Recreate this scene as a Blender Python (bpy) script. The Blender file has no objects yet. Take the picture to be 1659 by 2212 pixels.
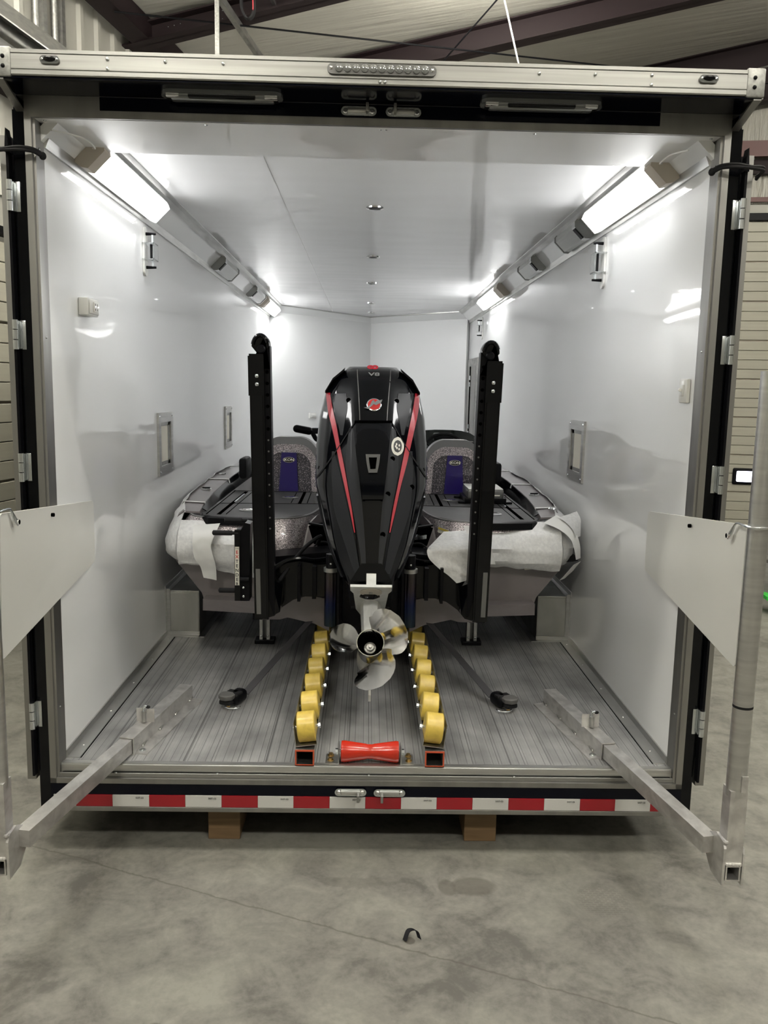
import bpy, bmesh, math, random
from mathutils import Vector, Matrix, noise
R = math.radians
random.seed(7)
SC = bpy.context.scene
COL = SC.collection
SC.unit_settings.system = 'METRIC'

# ------------------------------------------------------------------ camera
def cam_axes(p, y, r):
    F = Vector((math.sin(y)*math.cos(p), math.cos(y)*math.cos(p), -math.sin(p)))
    X = F.cross(Vector((0, 0, 1))).normalized(); U = X.cross(F)
    return math.cos(r)*X+math.sin(r)*U, -math.sin(r)*X+math.cos(r)*U, F
cx_, cu_, cf_ = cam_axes(R(8.33532878), R(1.27144873), R(1.18009616))
cam = bpy.data.cameras.new('camera'); camo = bpy.data.objects.new('camera', cam); COL.objects.link(camo)
mw = Matrix.Identity(4)
for i in range(3):
    mw[i][0] = cx_[i]; mw[i][1] = cu_[i]; mw[i][2] = -cf_[i]
mw[0][3], mw[1][3], mw[2][3] = -.03, -3.0943, 1.5523
camo.matrix_world = mw
cam.sensor_fit = 'HORIZONTAL'; cam.sensor_width = 36.0; cam.lens = 1789.25/1659*36.0
cam.clip_start = .05; cam.clip_end = 200
SC.camera = camo

# ------------------------------------------------------------------ world, exposure
w = bpy.data.worlds.new('world'); SC.world = w; w.use_nodes = True
w.node_tree.nodes['Background'].inputs[0].default_value = (.95, .93, .86, 1)
w.node_tree.nodes['Background'].inputs[1].default_value = .35
SC.view_settings.view_transform = 'Standard'; SC.view_settings.look = 'None'
SC.view_settings.exposure = 0.97; SC.view_settings.gamma = 1.0
SC.view_settings.use_curve_mapping = False
FIX = 15.0      # emission of the fluorescent lenses inside the trailer
BAY = 78.0      # emission of the visible strip light and the added fill lamps

# ------------------------------------------------------------------ materials
def mat(name, col, rough=.5, metal=0.0, coat=0.0, coatr=.03, noise_=None, bump=None, emit=None, trans=0, alpha=1, spec=.5, aniso=0):
    m = bpy.data.materials.new(name); m.use_nodes = True
    nt = m.node_tree; b = nt.nodes['Principled BSDF']
    b.inputs['Base Color'].default_value = (*col, 1); b.inputs['Roughness'].default_value = rough
    b.inputs['Metallic'].default_value = metal; b.inputs['Coat Weight'].default_value = coat
    b.inputs['Coat Roughness'].default_value = coatr; b.inputs['Specular IOR Level'].default_value = spec
    if trans: b.inputs['Transmission Weight'].default_value = trans
    if alpha < 1: b.inputs['Alpha'].default_value = alpha
    if emit: b.inputs['Emission Color'].default_value = (*emit[0], 1); b.inputs['Emission Strength'].default_value = emit[1]
    tc = None
    def tex(scale, detail=4, dist=0):
        nonlocal tc
        if tc is None: tc = nt.nodes.new('ShaderNodeTexCoord')
        mp = nt.nodes.new('ShaderNodeMapping'); mp.inputs['Scale'].default_value = scale
        nt.links.new(tc.outputs['Object'], mp.inputs[0])
        n = nt.nodes.new('ShaderNodeTexNoise'); n.inputs['Scale'].default_value = 1; n.inputs['Detail'].default_value = detail
        n.inputs['Distortion'].default_value = dist
        nt.links.new(mp.outputs[0], n.inputs[0]); return n
    if noise_:                       # (scale xyz, colour 2, rough 2 or None)
        n = tex(noise_[0], 6, .4)
        rp = nt.nodes.new('ShaderNodeValToRGB'); rp.color_ramp.elements[0].position = .34; rp.color_ramp.elements[1].position = .68
        rp.color_ramp.elements[0].color = (*noise_[1], 1); rp.color_ramp.elements[1].color = (*col, 1)
        nt.links.new(n.outputs[0], rp.inputs[0]); nt.links.new(rp.outputs[0], b.inputs['Base Color'])
        if noise_[2] is not None:
            mr = nt.nodes.new('ShaderNodeMapRange'); mr.inputs[1].default_value = .3; mr.inputs[2].default_value = .7
            mr.inputs[3].default_value = noise_[2]; mr.inputs[4].default_value = rough
            nt.links.new(n.outputs[0], mr.inputs[0]); nt.links.new(mr.outputs[0], b.inputs['Roughness'])
    if bump:                         # (scale xyz, strength, distance)
        n = tex(bump[0], bump[3] if len(bump) > 3 else 3)
        bp = nt.nodes.new('ShaderNodeBump'); bp.inputs['Strength'].default_value = bump[1]; bp.inputs['Distance'].default_value = bump[2]
        nt.links.new(n.outputs[0], bp.inputs['Height']); nt.links.new(bp.outputs[0], b.inputs['Normal'])
        if coat: nt.links.new(bp.outputs[0], b.inputs['Coat Normal'])
    return m

M = {}
M['wall'] = mat('glossy white wall sheet', (.80, .81, .81), .42, 0, 1, .03, bump=((1.6, .9, 4.2), .8, .007, 1))
M['wall'].node_tree.nodes['Principled BSDF'].inputs['Coat IOR'].default_value = 1.7
M['ceil'] = mat('glossy white ceiling sheet', (.83, .84, .85), .42, 0, 1, .05, bump=((1.5, 3.4, 1), .55, .006, 1))
M['alu'] = mat('brushed aluminium', (.62, .62, .60), .34, 1, noise_=((3, 3, 40), (.50, .50, .49), .45))
M['aluh'] = mat('extruded header aluminium', (.36, .357, .34), .40, 1, noise_=((1.2, 30, 60), (.27, .268, .255), .48))
M['alufr'] = mat('door frame aluminium', (.36, .355, .335), .38, 1, noise_=((9, 9, 1.2), (.27, .265, .255), .48))
M['alub'] = mat('ground bare aluminium', (.74, .73, .71), .34, .85, noise_=((18, 12, 18), (.48, .47, .46), .46), bump=((20, 14, 20), .12, .002, 1))
M['wbox'] = mat('wheel box aluminium', (.62, .62, .59), .33, 1, noise_=((3, 3, 2), (.40, .40, .37), .42))
M['cap'] = mat('corner casting', (.36, .36, .34), .5, 1, noise_=((60, 60, 60), (.26, .26, .25), .6))
M['chrome'] = mat('chrome', (.82, .82, .82), .08, 1)
M['zinc'] = mat('zinc plated steel', (.62, .65, .66), .25, 1)
M['brass'] = mat('brass', (.55, .38, .16), .3, 1)
M['black'] = mat('gloss black', (.0015, .0018, .0025), .14, 0, .14, .02, spec=.2)
M['cowl'] = mat('cowl gloss black', (.0015, .0018, .0028), .10, 0, .28, .015, spec=.18)
M['char'] = mat('charcoal cowl panel', (.017, .018, .020), .40, 0, .04, .10, spec=.14)
M['satin'] = mat('satin black', (.003, .003, .004), .4, spec=.12)
M['rub'] = mat('rubber black', (.009, .009, .010), .65, spec=.22)
M['skin'] = mat('black trailer skin', (.002, .0025, .006), .12, 0, .07, .02, spec=.14)
M['deck'] = mat('boat deck rubber', (.058, .058, .059), .6, noise_=((3, 3, 3), (.044, .044, .045), None), spec=.3)
M['hull'] = mat('mauve grey gelcoat', (.21, .185, .188), .32, 0, .5, .1, noise_=((4, 4, 4), (.165, .145, .147), None))
M['dark'] = mat('black void paint', (.001, .001, .001), .8, spec=0)
M['red'] = mat('red decal', (.42, .016, .030), .3, 0, .8, .05)
M['silver'] = mat('silver gearcase paint', (.62, .63, .62), .38, .1, .4, .1, noise_=((25, 25, 25), (.52, .53, .52), None))
M['steel'] = mat('polished propeller steel', (.80, .79, .77), .07, 1, noise_=((16, 16, 16), (.70, .69, .66), .16))
M['dull'] = mat('dull anode metal', (.42, .39, .33), .5, .1)
M['yel'] = mat('yellow roller urethane', (.66, .49, .085), .42, 0, .2, .2, noise_=((30, 9, 30), (.50, .355, .06), None))
M['orange'] = mat('translucent orange urethane', (.46, .016, .004), .25, 0, .25, .1, noise_=((12, 12, 12), (.42, .02, .005), None))
M['rededge'] = mat('orange red primer', (.45, .07, .025), .5)
M['gal'] = mat('galvanised steel', (.45, .45, .43), .4, 1, noise_=((20, 8, 20), (.32, .32, .31), .5))
M['foam'] = mat('white foam sheet', (.74, .74, .73), .45, 0, .25, .3, noise_=((60, 60, 60), (.62, .62, .62), None), bump=((90, 90, 90), .3, .003))
M['tape'] = mat('white tape', (.76, .76, .74), .5)
M['board'] = mat('white plastic board', (.64, .64, .61), .32, 0, .15, .2, noise_=((1.5, 1.5, 1.5), (.60, .60, .57), None))
M['plas'] = mat('white moulded plastic', (.72, .72, .69), .35, 0, .3, .1)
M['beige'] = mat('beige end cap', (.50, .45, .38), .45)
M['cream'] = mat('cream window liner', (.70, .67, .58), .5)
M['seatg'] = mat('grey vinyl', (.20, .20, .20), .5)
M['blue'] = mat('blue violet vinyl', (.012, .004, .11), .35, 0, .4, .1)
M['belt'] = mat('webbing strap', (.035, .034, .037), .6)
M['knob'] = mat('grey knob rubber', (.085, .083, .08), .55)
M['wood'] = mat('softwood block', (.20, .125, .06), .7, noise_=((3, 30, 40), (.13, .08, .038), None))
M['rafter'] = mat('oxide primer steel', (.014, .008, .009), .6, spec=.2)
M['rafterr'] = mat('red oxide girt', (.085, .030, .026), .5)
M['insul'] = mat('vinyl roof insulation', (.36, .35, .31), .5, bump=((.8, 9, 1), .5, .03))
M['curtain'] = mat('wrinkled vinyl insulation', (.33, .32, .28), .35, bump=((9, 9, 1.1), 1, .12, 4))
M['door'] = mat('beige door panel', (.34, .328, .27), .5, noise_=((.8, .8, 30), (.315, .303, .25), None))
M['ribs'] = mat('ribbed liner sheet', (.30, .293, .26), .45)
M['tapeR'] = mat('red reflective tape', (.27, .008, .014), .35)
M['tapeW'] = mat('white reflective tape', (.50, .50, .48), .35)
M['ink'] = mat('dark print', (.05, .05, .05), .6)
M['inkr'] = mat('red print', (.50, .02, .02), .5)
M['inkc'] = mat('pale sticker', (.72, .70, .62), .5)
M['inky'] = mat('yellow sticker', (.65, .50, .08), .5)
M['green'] = mat('bright green plastic', (.03, .55, .05), .4)
M['card'] = mat('cardboard', (.22, .13, .065), .8)
M['winglow'] = mat('daylit frosted window', (.8, .8, .85), .5, emit=((.85, .85, 1.0), 2.2), noise_=((9, 9, 30), (.4, .4, .5), None))
M['clear'] = mat('clear plastic', (.93, .95, .95), .06, 0, trans=.92)
M['lens'] = mat('clear lamp lens', (.30, .31, .31), .1, .6, .8, .02)
M['grill'] = mat('ribbed lamp cover', (.32, .32, .31), .25, .5, .5, .1, noise_=((60, 1, 60), (.22, .22, .21), None))
M['tint'] = mat('tinted windshield', (.03, .035, .032), .08, 0, trans=.35)
M['amp'] = mat('amplifier grey', (.16, .16, .155), .35, .5)
M['fluo'] = mat('lit fluorescent lens', (1, 1, 1), .4, emit=((1.0, .995, .98), FIX))
M['fluoside'] = mat('dim side of fluorescent lens', (.9, .9, .9), .4, emit=((1.0, .995, .98), 1.6))
M['fluofar'] = mat('lit fluorescent lens, newer tubes', (1, 1, 1), .4, emit=((1.0, .995, .98), FIX*2.2))  # far pair set brighter than the near pair to lift the deep interior
M['bay'] = mat('lit strip light', (1, 1, 1), .4, emit=((1.0, .96, .86), BAY))

def blued():
    m = mat('heat blued cylinder steel', (.09, .09, .085), .25, .9)
    nt = m.node_tree; b = nt.nodes['Principled BSDF']; tc = nt.nodes.new('ShaderNodeTexCoord'); s = nt.nodes.new('ShaderNodeSeparateXYZ')
    mr = nt.nodes.new('ShaderNodeMapRange'); mr.inputs[1].default_value = .36; mr.inputs[2].default_value = .70
    rp = nt.nodes.new('ShaderNodeValToRGB'); e = rp.color_ramp.elements
    e[0].color = (.03, .045, .05, 1); e[1].color = (.07, .068, .06, 1)
    x = e.new(.35); x.color = (.012, .018, .06, 1); x = e.new(.6); x.color = (.05, .04, .045, 1)
    nt.links.new(tc.outputs['Object'], s.inputs[0]); nt.links.new(s.outputs[2], mr.inputs[0]); nt.links.new(mr.outputs[0], rp.inputs[0]); nt.links.new(rp.outputs[0], b.inputs['Base Color'])
    return m
M['blued'] = blued()

def glitter(name, base, spark, amount):
    m = mat(name, base, .35, .2, 1, .03); nt = m.node_tree; b = nt.nodes['Principled BSDF']
    tc = nt.nodes.new('ShaderNodeTexCoord'); v = nt.nodes.new('ShaderNodeTexVoronoi'); v.inputs['Scale'].default_value = 330
    nt.links.new(tc.outputs['Object'], v.inputs['Vector'])
    s = nt.nodes.new('ShaderNodeSeparateColor'); nt.links.new(v.outputs['Color'], s.inputs[0])
    rp = nt.nodes.new('ShaderNodeValToRGB'); rp.color_ramp.elements[0].position = 1-amount; rp.color_ramp.elements[1].position = 1.0
    rp.color_ramp.elements[0].color = (*base, 1); rp.color_ramp.elements[1].color = (*spark, 1)
    nt.links.new(s.outputs[0], rp.inputs[0]); nt.links.new(rp.outputs[0], b.inputs['Base Color'])
    mt = nt.nodes.new('ShaderNodeMath'); mt.operation = 'GREATER_THAN'; mt.inputs[1].default_value = 1-amount*.8
    nt.links.new(s.outputs[0], mt.inputs[0]); m2 = nt.nodes.new('ShaderNodeMath'); m2.operation = 'MULTIPLY'; m2.inputs[1].default_value = .35; nt.links.new(mt.outputs[0], m2.inputs[0]); nt.links.new(m2.outputs[0], b.inputs['Metallic'])
    return m
M['glit'] = glitter('mauve glitter gelcoat', (.125, .105, .115), (1.0, .92, .94), .8)
M['glitd'] = glitter('dark glitter vinyl', (.045, .042, .05), (.8, .72, .76), .16)

def deckmat():
    m = mat('aluminium plank floor', (.42, .42, .41), .36, .5); nt = m.node_tree; N = nt.nodes; L = nt.links; b = N['Principled BSDF']
    tc = N.new('ShaderNodeTexCoord'); s = N.new('ShaderNodeSeparateXYZ'); L.new(tc.outputs['Object'], s.inputs[0])
    def math_(op, a, b_=None):
        n = N.new('ShaderNodeMath'); n.operation = op
        for i, q in enumerate((a, b_)):
            if q is None: continue
            if isinstance(q, (int, float)): n.inputs[i].default_value = q
            else: L.new(q, n.inputs[i])
        return n.outputs[0]
    def line(period, off, halfw):
        f = math_('FRACT', math_('DIVIDE', math_('ADD', s.outputs[0], off), period))
        return math_('LESS_THAN', math_('ABSOLUTE', math_('SUBTRACT', f, .5)), halfw/period)
    g = math_('MAXIMUM', line(.0352, 20, .0011), line(.1056, 20.012, .0016)); g = math_('MAXIMUM', g, line(.33, 20.05, .0028))
    fine = line(.0117, 20, .0006)
    def nz(sc, d=5):
        mp = N.new('ShaderNodeMapping'); mp.inputs['Scale'].default_value = sc; L.new(tc.outputs['Object'], mp.inputs[0])
        n = N.new('ShaderNodeTexNoise'); n.inputs['Scale'].default_value = 1; n.inputs['Detail'].default_value = d; L.new(mp.outputs[0], n.inputs[0]); return n.outputs[0]
    a = nz((45, 1.0, 1)); c = nz((5, 3.5, 1), 7)
    k = math_('ADD', math_('MULTIPLY', a, .25), math_('MULTIPLY', c, .95))
    rp = N.new('ShaderNodeValToRGB'); rp.color_ramp.elements[0].position = .40; rp.color_ramp.elements[1].position = .78
    rp.color_ramp.elements[0].color = (.22, .22, .22, 1); rp.color_ramp.elements[1].color = (.48, .48, .475, 1); L.new(k, rp.inputs[0])
    mx = N.new('ShaderNodeMixRGB'); mx.inputs[2].default_value = (.07, .07, .07, 1); L.new(rp.outputs[0], mx.inputs[1]); L.new(math_('MULTIPLY', g, .7), mx.inputs[0])
    mx2 = N.new('ShaderNodeMixRGB'); mx2.inputs[2].default_value = (.2, .2, .2, 1); L.new(mx.outputs[0], mx2.inputs[1]); L.new(math_('MULTIPLY', fine, .35), mx2.inputs[0])
    L.new(mx2.outputs[0], b.inputs['Base Color'])
    L.new(math_('ADD', .26, math_('MULTIPLY', c, .26)), b.inputs['Roughness'])
    bp = N.new('ShaderNodeBump'); bp.inputs['Strength'].default_value = .5; bp.inputs['Distance'].default_value = .003
    L.new(math_('SUBTRACT', 1.0, g), bp.inputs['Height']); L.new(bp.outputs[0], b.inputs['Normal'])
    return m
M['plank'] = deckmat()

def concrete():
    m = mat('worn concrete floor', (.24, .23, .2), .5, 0); nt = m.node_tree; N = nt.nodes; L = nt.links; b = N['Principled BSDF']
    tc = N.new('ShaderNodeTexCoord'); s = N.new('ShaderNodeSeparateXYZ'); L.new(tc.outputs['Object'], s.inputs[0])
    def math_(op, a, b_=None):
        n = N.new('ShaderNodeMath'); n.operation = op
        for i, q in enumerate((a, b_)):
            if q is None: continue
            if isinstance(q, (int, float)): n.inputs[i].default_value = q
            else: L.new(q, n.inputs[i])
        return n.outputs[0]
    def nz(sc, d=6, dist=0):
        n = N.new('ShaderNodeTexNoise'); n.inputs['Scale'].default_value = sc; n.inputs['Detail'].default_value = d; n.inputs['Distortion'].default_value = dist
        n.inputs['Roughness'].default_value = .62
        L.new(tc.outputs['Object'], n.inputs[0]); return n.outputs[0]
    n1 = nz(1.7, 8, .6); n2 = nz(6, 9, .8); n3 = nz(40, 4)
    k = math_('ADD', math_('ADD', math_('MULTIPLY', n1, .4), math_('MULTIPLY', n2, .42)), math_('MULTIPLY', n3, .18))
    rp = N.new('ShaderNodeValToRGB'); e = rp.color_ramp.elements
    e[0].position = .40; e[1].position = .60; e[0].color = (.105, .100, .089, 1); e[1].color = (.235, .228, .200, 1)
    x = e.new(.48); x.color = (.168, .162, .143, 1)
    L.new(k, rp.inputs[0]); col = rp.outputs[0]
    def darken(col, mask, c=(.07, .062, .05)):
        mx = N.new('ShaderNodeMixRGB'); mx.inputs[2].default_value = (*c, 1); L.new(col, mx.inputs[1]); L.new(mask, mx.inputs[0]); return mx.outputs[0]
    def ell(px, py, ax, ay, wob, k):
        dx = math_('DIVIDE', math_('SUBTRACT', s.outputs[0], px), ax); dy = math_('DIVIDE', math_('SUBTRACT', s.outputs[1], py), ay)
        d = math_('ADD', math_('ADD', math_('MULTIPLY', dx, dx), math_('MULTIPLY', dy, dy)), math_('MULTIPLY', math_('SUBTRACT', n2, .5), wob))
        mr = N.new('ShaderNodeMapRange'); mr.inputs[1].default_value = 1.2; mr.inputs[2].default_value = .7; mr.inputs[3].default_value = 0; mr.inputs[4].default_value = k
        L.new(d, mr.inputs[0]); return mr.outputs[0]
    # saw-cut crack running to the right towards the viewer
    nx, ny = .833, 2.026; ln = math.hypot(nx, ny); nx /= ln; ny /= ln
    d = math_('ADD', math_('ADD', math_('MULTIPLY', s.outputs[0], nx), math_('MULTIPLY', s.outputs[1], ny)), -(nx*-1.133+ny*-.053))
    d = math_('ADD', d, math_('MULTIPLY', math_('SUBTRACT', n2, .5), .05))
    mr = N.new('ShaderNodeMapRange'); mr.inputs[1].default_value = .006; mr.inputs[2].default_value = .001; mr.inputs[3].default_value = 0; mr.inputs[4].default_value = .62
    L.new(math_('ABSOLUTE', d), mr.inputs[0]); col = darken(col, mr.outputs[0])
    for a in ((.40, -.215, .085, .06, 1.0, .55), (.30, -.225, .035, .05, 1.5, .5), (.145, -.53, .018, .02, 3, .8), (-.05, -.2, .10, .04, 5, .25), (-.62, -.92, .02, .02, 4, .7)): col = darken(col, ell(*a))
    # tyre-tread print
    br = N.new('ShaderNodeTexBrick'); br.inputs['Scale'].default_value = 22; br.inputs['Color1'].default_value = (1, 1, 1, 1); br.inputs['Color2'].default_value = (1, 1, 1, 1); br.inputs['Mortar'].default_value = (0, 0, 0, 1); br.inputs['Mortar Size'].default_value = .06
    L.new(tc.outputs['Object'], br.inputs[0]); col = darken(col, math_('MULTIPLY', ell(.87, -.30, .10, .10, 1, .4), br.outputs[0]), (.11, .10, .085))
    L.new(col, b.inputs['Base Color'])
    L.new(math_('ADD', .30, math_('MULTIPLY', n1, .45)), b.inputs['Roughness'])
    bp = N.new('ShaderNodeBump'); bp.inputs['Strength'].default_value = .35; bp.inputs['Distance'].default_value = .006; L.new(k, bp.inputs['Height']); L.new(bp.outputs[0], b.inputs['Normal'])
    return m
M['conc'] = concrete()

# ------------------------------------------------------------------ helpers
class MB:
    def __init__(s): s.bm = bmesh.new()
    def faces(s, vs, fs):
        v = [s.bm.verts.new(p) for p in vs]
        for f in fs:
            try: s.bm.faces.new([v[i] for i in f])
            except ValueError: pass
        return v
    def box(s, c, d, rot=None, bev=0, seg=2):
        b2 = bmesh.new(); bmesh.ops.create_cube(b2, size=1)
        for v in b2.verts: v.co = Vector((v.co.x*d[0], v.co.y*d[1], v.co.z*d[2]))
        if bev: bmesh.ops.bevel(b2, geom=list(b2.edges), offset=bev, segments=seg, affect='EDGES', profile=.5)
        m = Matrix.Translation(Vector(c)) @ (rot.to_4x4() if rot else Matrix.Identity(4))
        bmesh.ops.transform(b2, matrix=m, verts=b2.verts); s.join(b2); return s
    def span(s, x0, x1, y0, y1, z0, z1, bev=0):
        return s.box(((x0+x1)/2, (y0+y1)/2, (z0+z1)/2), (abs(x1-x0), abs(y1-y0), abs(z1-z0)), None, bev)
    def join(s, b2):
        mp = {v: s.bm.verts.new(v.co) for v in b2.verts}
        for f in b2.faces:
            try: s.bm.faces.new([mp[v] for v in f.verts])
            except ValueError: pass
        b2.free()
    def cyl(s, p0, p1, r0, r1=None, n=20, cap=True):
        p0 = Vector(p0); p1 = Vector(p1); r1 = r0 if r1 is None else r1
        return s.lathe(p0, p1-p0, [(0, r0), (1, r1)], n, cap)
    def lathe(s, o, ax, prof, n=24, cap=True):       # prof: (fraction along ax, radius)
        o = Vector(o); ax = Vector(ax); q = ax.normalized().to_track_quat('Z', 'Y').to_matrix()
        rings = []
        for t, r in prof:
            rings.append([s.bm.verts.new(o+ax*t+q @ Vector((r*math.cos(2*math.pi*i/n), r*math.sin(2*math.pi*i/n), 0))) for i in range(n)])
        for a, b in zip(rings, rings[1:]):
            for i in range(n): s.bm.faces.new((a[i], a[(i+1) % n], b[(i+1) % n], b[i]))
        if cap: s.bm.faces.new(rings[0][::-1]); s.bm.faces.new(rings[-1])
        return s
    def tube(s, pts, r, n=10, cap=True):
        pts = [Vector(p) for p in pts]; rings = []; up = None
        for i, p in enumerate(pts):
            t = (pts[min(i+1, len(pts)-1)]-pts[max(i-1, 0)]).normalized()
            if up is None: up = t.orthogonal().normalized()
            up = (up-t*up.dot(t)).normalized(); sd = t.cross(up)
            rings.append([s.bm.verts.new(p+r*(math.cos(2*math.pi*k/n)*up+math.sin(2*math.pi*k/n)*sd)) for k in range(n)])
        for a, b in zip(rings, rings[1:]):
            for i in range(n): s.bm.faces.new((a[i], a[(i+1) % n], b[(i+1) % n], b[i]))
        if cap: s.bm.faces.new(rings[0][::-1]); s.bm.faces.new(rings[-1])
        return s
    def prism(s, pts, vec):
        pts = [Vector(p) for p in pts]; vec = Vector(vec); n = len(pts)
        s.faces(pts+[p+vec for p in pts], [list(range(n))[::-1], list(range(n, 2*n))]+[(i, (i+1) % n, (i+1) % n+n, i+n) for i in range(n)]); return s
    def sheet(s, rows, off):                         # solid sheet: rows of points + thickness function/vector
        g = [[Vector(p) for p in r] for r in rows]; h = [[p+(off(p) if callable(off) else Vector(off)) for p in r] for r in g]
        nr, nc = len(g), len(g[0]); vs = [p for r in g for p in r]+[p for r in h for p in r]; o = nr*nc; fs = []
        for i in range(nr-1):
            for j in range(nc-1):
                a = i*nc+j; fs += [(a, a+1, a+nc+1, a+nc), (a+o, a+nc+o, a+nc+1+o, a+1+o)]
        for j in range(nc-1): fs += [(j, j+o, j+1+o, j+1), ((nr-1)*nc+j, (nr-1)*nc+j+1, (nr-1)*nc+j+1+o, (nr-1)*nc+j+o)]
        for i in range(nr-1):
            a = i*nc; fs += [(a, a+nc, a+nc+o, a+o)]; a += nc-1; fs += [(a, a+o, a+nc+o, a+nc)]
        s.faces(vs, fs); return s
    def ellip(s, c, r, seg=20):
        b2 = bmesh.new(); bmesh.ops.create_uvsphere(b2, u_segments=seg, v_segments=seg//2, radius=1)
        for v in b2.verts: v.co = Vector((v.co.x*r[0]+c[0], v.co.y*r[1]+c[1], v.co.z*r[2]+c[2]))
        s.join(b2); return s
    def build(s, name, m, parent=None, smooth=True, label=None):
        bmesh.ops.recalc_face_normals(s.bm, faces=s.bm.faces)
        me = bpy.data.meshes.new(name); s.bm.to_mesh(me); s.bm.free()
        me.materials.append(M[m] if isinstance(m, str) else m)
        o = bpy.data.objects.new(name, me); COL.objects.link(o)
        if smooth:
            for p in me.polygons: p.use_smooth = True
            try: me.set_sharp_from_angle(angle=R(32))
            except Exception: pass
        if parent: attach(o, parent)
        if label: o['label'] = label
        return o
def origin(o):
    v = Vector((0, 0, 0))
    while o: v = v+o.location; o = o.parent
    return v
def attach(o, p): o.parent = p; o.location = -origin(p)
def thing(name, label, cat, loc=(0, 0, 0), group=None):
    o = bpy.data.objects.new(name, None); o.empty_display_size = .1; COL.objects.link(o); o.location = loc
    o['label'] = label; o['category'] = cat
    if group: o['group'] = group
    return o
def tag(o, label, cat, group=None):
    o['label'] = label; o['category'] = cat
    if group: o['group'] = group
    return o
def struct(o): o['kind'] = 'structure'; return o
def text(s, size, loc, m, parent, name='lettering', rot=None, ext=.0008, sx=1, bold=0):
    c = bpy.data.curves.new(name, 'FONT'); c.body = s; c.size = size; c.align_x = 'CENTER'; c.align_y = 'CENTER'; c.extrude = ext; c.offset = bold
    t = bpy.data.objects.new(name, c); COL.objects.link(t); bpy.context.view_layer.update()
    me = bpy.data.meshes.new_from_object(t.evaluated_get(bpy.context.evaluated_depsgraph_get())); bpy.data.objects.remove(t)
    rm = rot if rot else Matrix.Rotation(R(90), 3, 'X')
    for v in me.vertices: v.co = rm @ Vector((v.co.x*sx, v.co.y, v.co.z))+Vector(loc)
    me.materials.clear(); me.materials.append(M[m]); o = bpy.data.objects.new(name, me); COL.objects.link(o)
    if parent: attach(o, parent)
    return o
def stadium(cx, cz, hw, r, y, n=8):                   # outline in an xz plane
    return [(cx+hw*1-r+r*math.cos(a), y, cz+r*math.sin(a)) for a in [R(-90+180*i/n) for i in range(n+1)]] + \
           [(cx-hw+r+r*math.cos(a), y, cz+r*math.sin(a)) for a in [R(90+180*i/n) for i in range(n+1)]]
def lerp(a, b, t): return a+(b-a)*t
def interp(x, xs, ys):
    if x <= xs[0]: return ys[0]
    for i in range(len(xs)-1):
        if x <= xs[i+1]: return lerp(ys[i], ys[i+1], (x-xs[i])/(xs[i+1]-xs[i]))
    return ys[-1]
def smoothpath(pts, n=6):
    P = [Vector(p) for p in pts]; P = [P[0]*2-P[1]]+P+[P[-1]*2-P[-2]]; out = []
    for i in range(1, len(P)-2):
        for k in range(n):
            t = k/n; a, b, c, d = P[i-1:i+3]
            out.append(.5*((2*b)+(c-a)*t+(2*a-5*b+4*c-d)*t*t+(3*b-a-3*c+d)*t*t*t))
    out.append(P[-2]); return out

G = -.29                                              # shop floor level; z=0 is the lower edge of the trailer's rear frame
# ================================================================== BUILDING
A10 = R(10); H_ = Vector((math.cos(A10), -math.sin(A10), 0)); D_ = Vector((math.sin(A10), math.cos(A10), 0))
def bp_(u, v, z): return H_*u+D_*v+Vector((0, 0, z))
BR = Matrix.Rotation(-A10, 3, 'Z')
struct(MB().prism([(-14, -14, G), (16, -14, G), (16, 16, G), (-14, 16, G)], (0, 0, -.1)).build('floor', 'conc', None, False))
UL_, VB = -3.25, 9.35                                 # left wall (u) and back wall (v) in building axes
def roof(u): return 4.9+.18*(u-UL_)
struct(MB().sheet([[bp_(u, v, roof(u)) for u in (UL_-.3, 2, 6, 11)] for v in (-10, -4, 0, 4, VB+.3)], (0, 0, .08)).build('ceiling', 'insul', None, False))
struct(MB().prism([bp_(UL_+.1, -10, 4.70), bp_(UL_+.26, -10, 4.74), bp_(UL_+.26, -10, 4.93), bp_(UL_+.1, -10, 4.90)], D_*(VB+10)).build('trim_2', 'rafter', None, False))
# left wall: vertical ribs above, plain below
mb = MB(); mb.prism([bp_(UL_, -10, G), bp_(UL_, VB, G), bp_(UL_, VB, 4.9), bp_(UL_, -10, 4.9)], -H_*.1)
for i in range(62):
    v = -9+.3*i
    mb.prism([bp_(UL_, v, 2.9), bp_(UL_+.03, v+.02, 2.9), bp_(UL_+.03, v+.07, 2.9), bp_(UL_, v+.09, 2.9)], (0, 0, 2.0))
struct(mb.build('wall_left', 'ribs', None, False))
struct(MB().prism([bp_(UL_, -10, 4.78), bp_(UL_+.1, -10, 4.78), bp_(UL_+.1, -10, 4.9), bp_(UL_, -10, 4.9)], D_*(VB+10)).build('trim_1', 'ribs', None, False))
mb = MB(); mb.prism([bp_(UL_, VB, G), bp_(11, VB, G), bp_(11, VB, roof(11)), bp_(UL_, VB, roof(UL_))], D_*.1)
struct(mb.build('wall_back', 'curtain', None, False))
struct(MB().prism([bp_(11, -10, G), bp_(11, VB, G), bp_(11, VB, 7.5), bp_(11, -10, 7.5)], H_*.1).build('wall_right', 'ribs', None, False))
struct(MB().prism([bp_(UL_, -10, G), bp_(11, -10, G), bp_(11, -10, 7.5), bp_(UL_, -10, 5)], -D_*.1).build('wall_rear', 'ribs', None, False))

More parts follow.
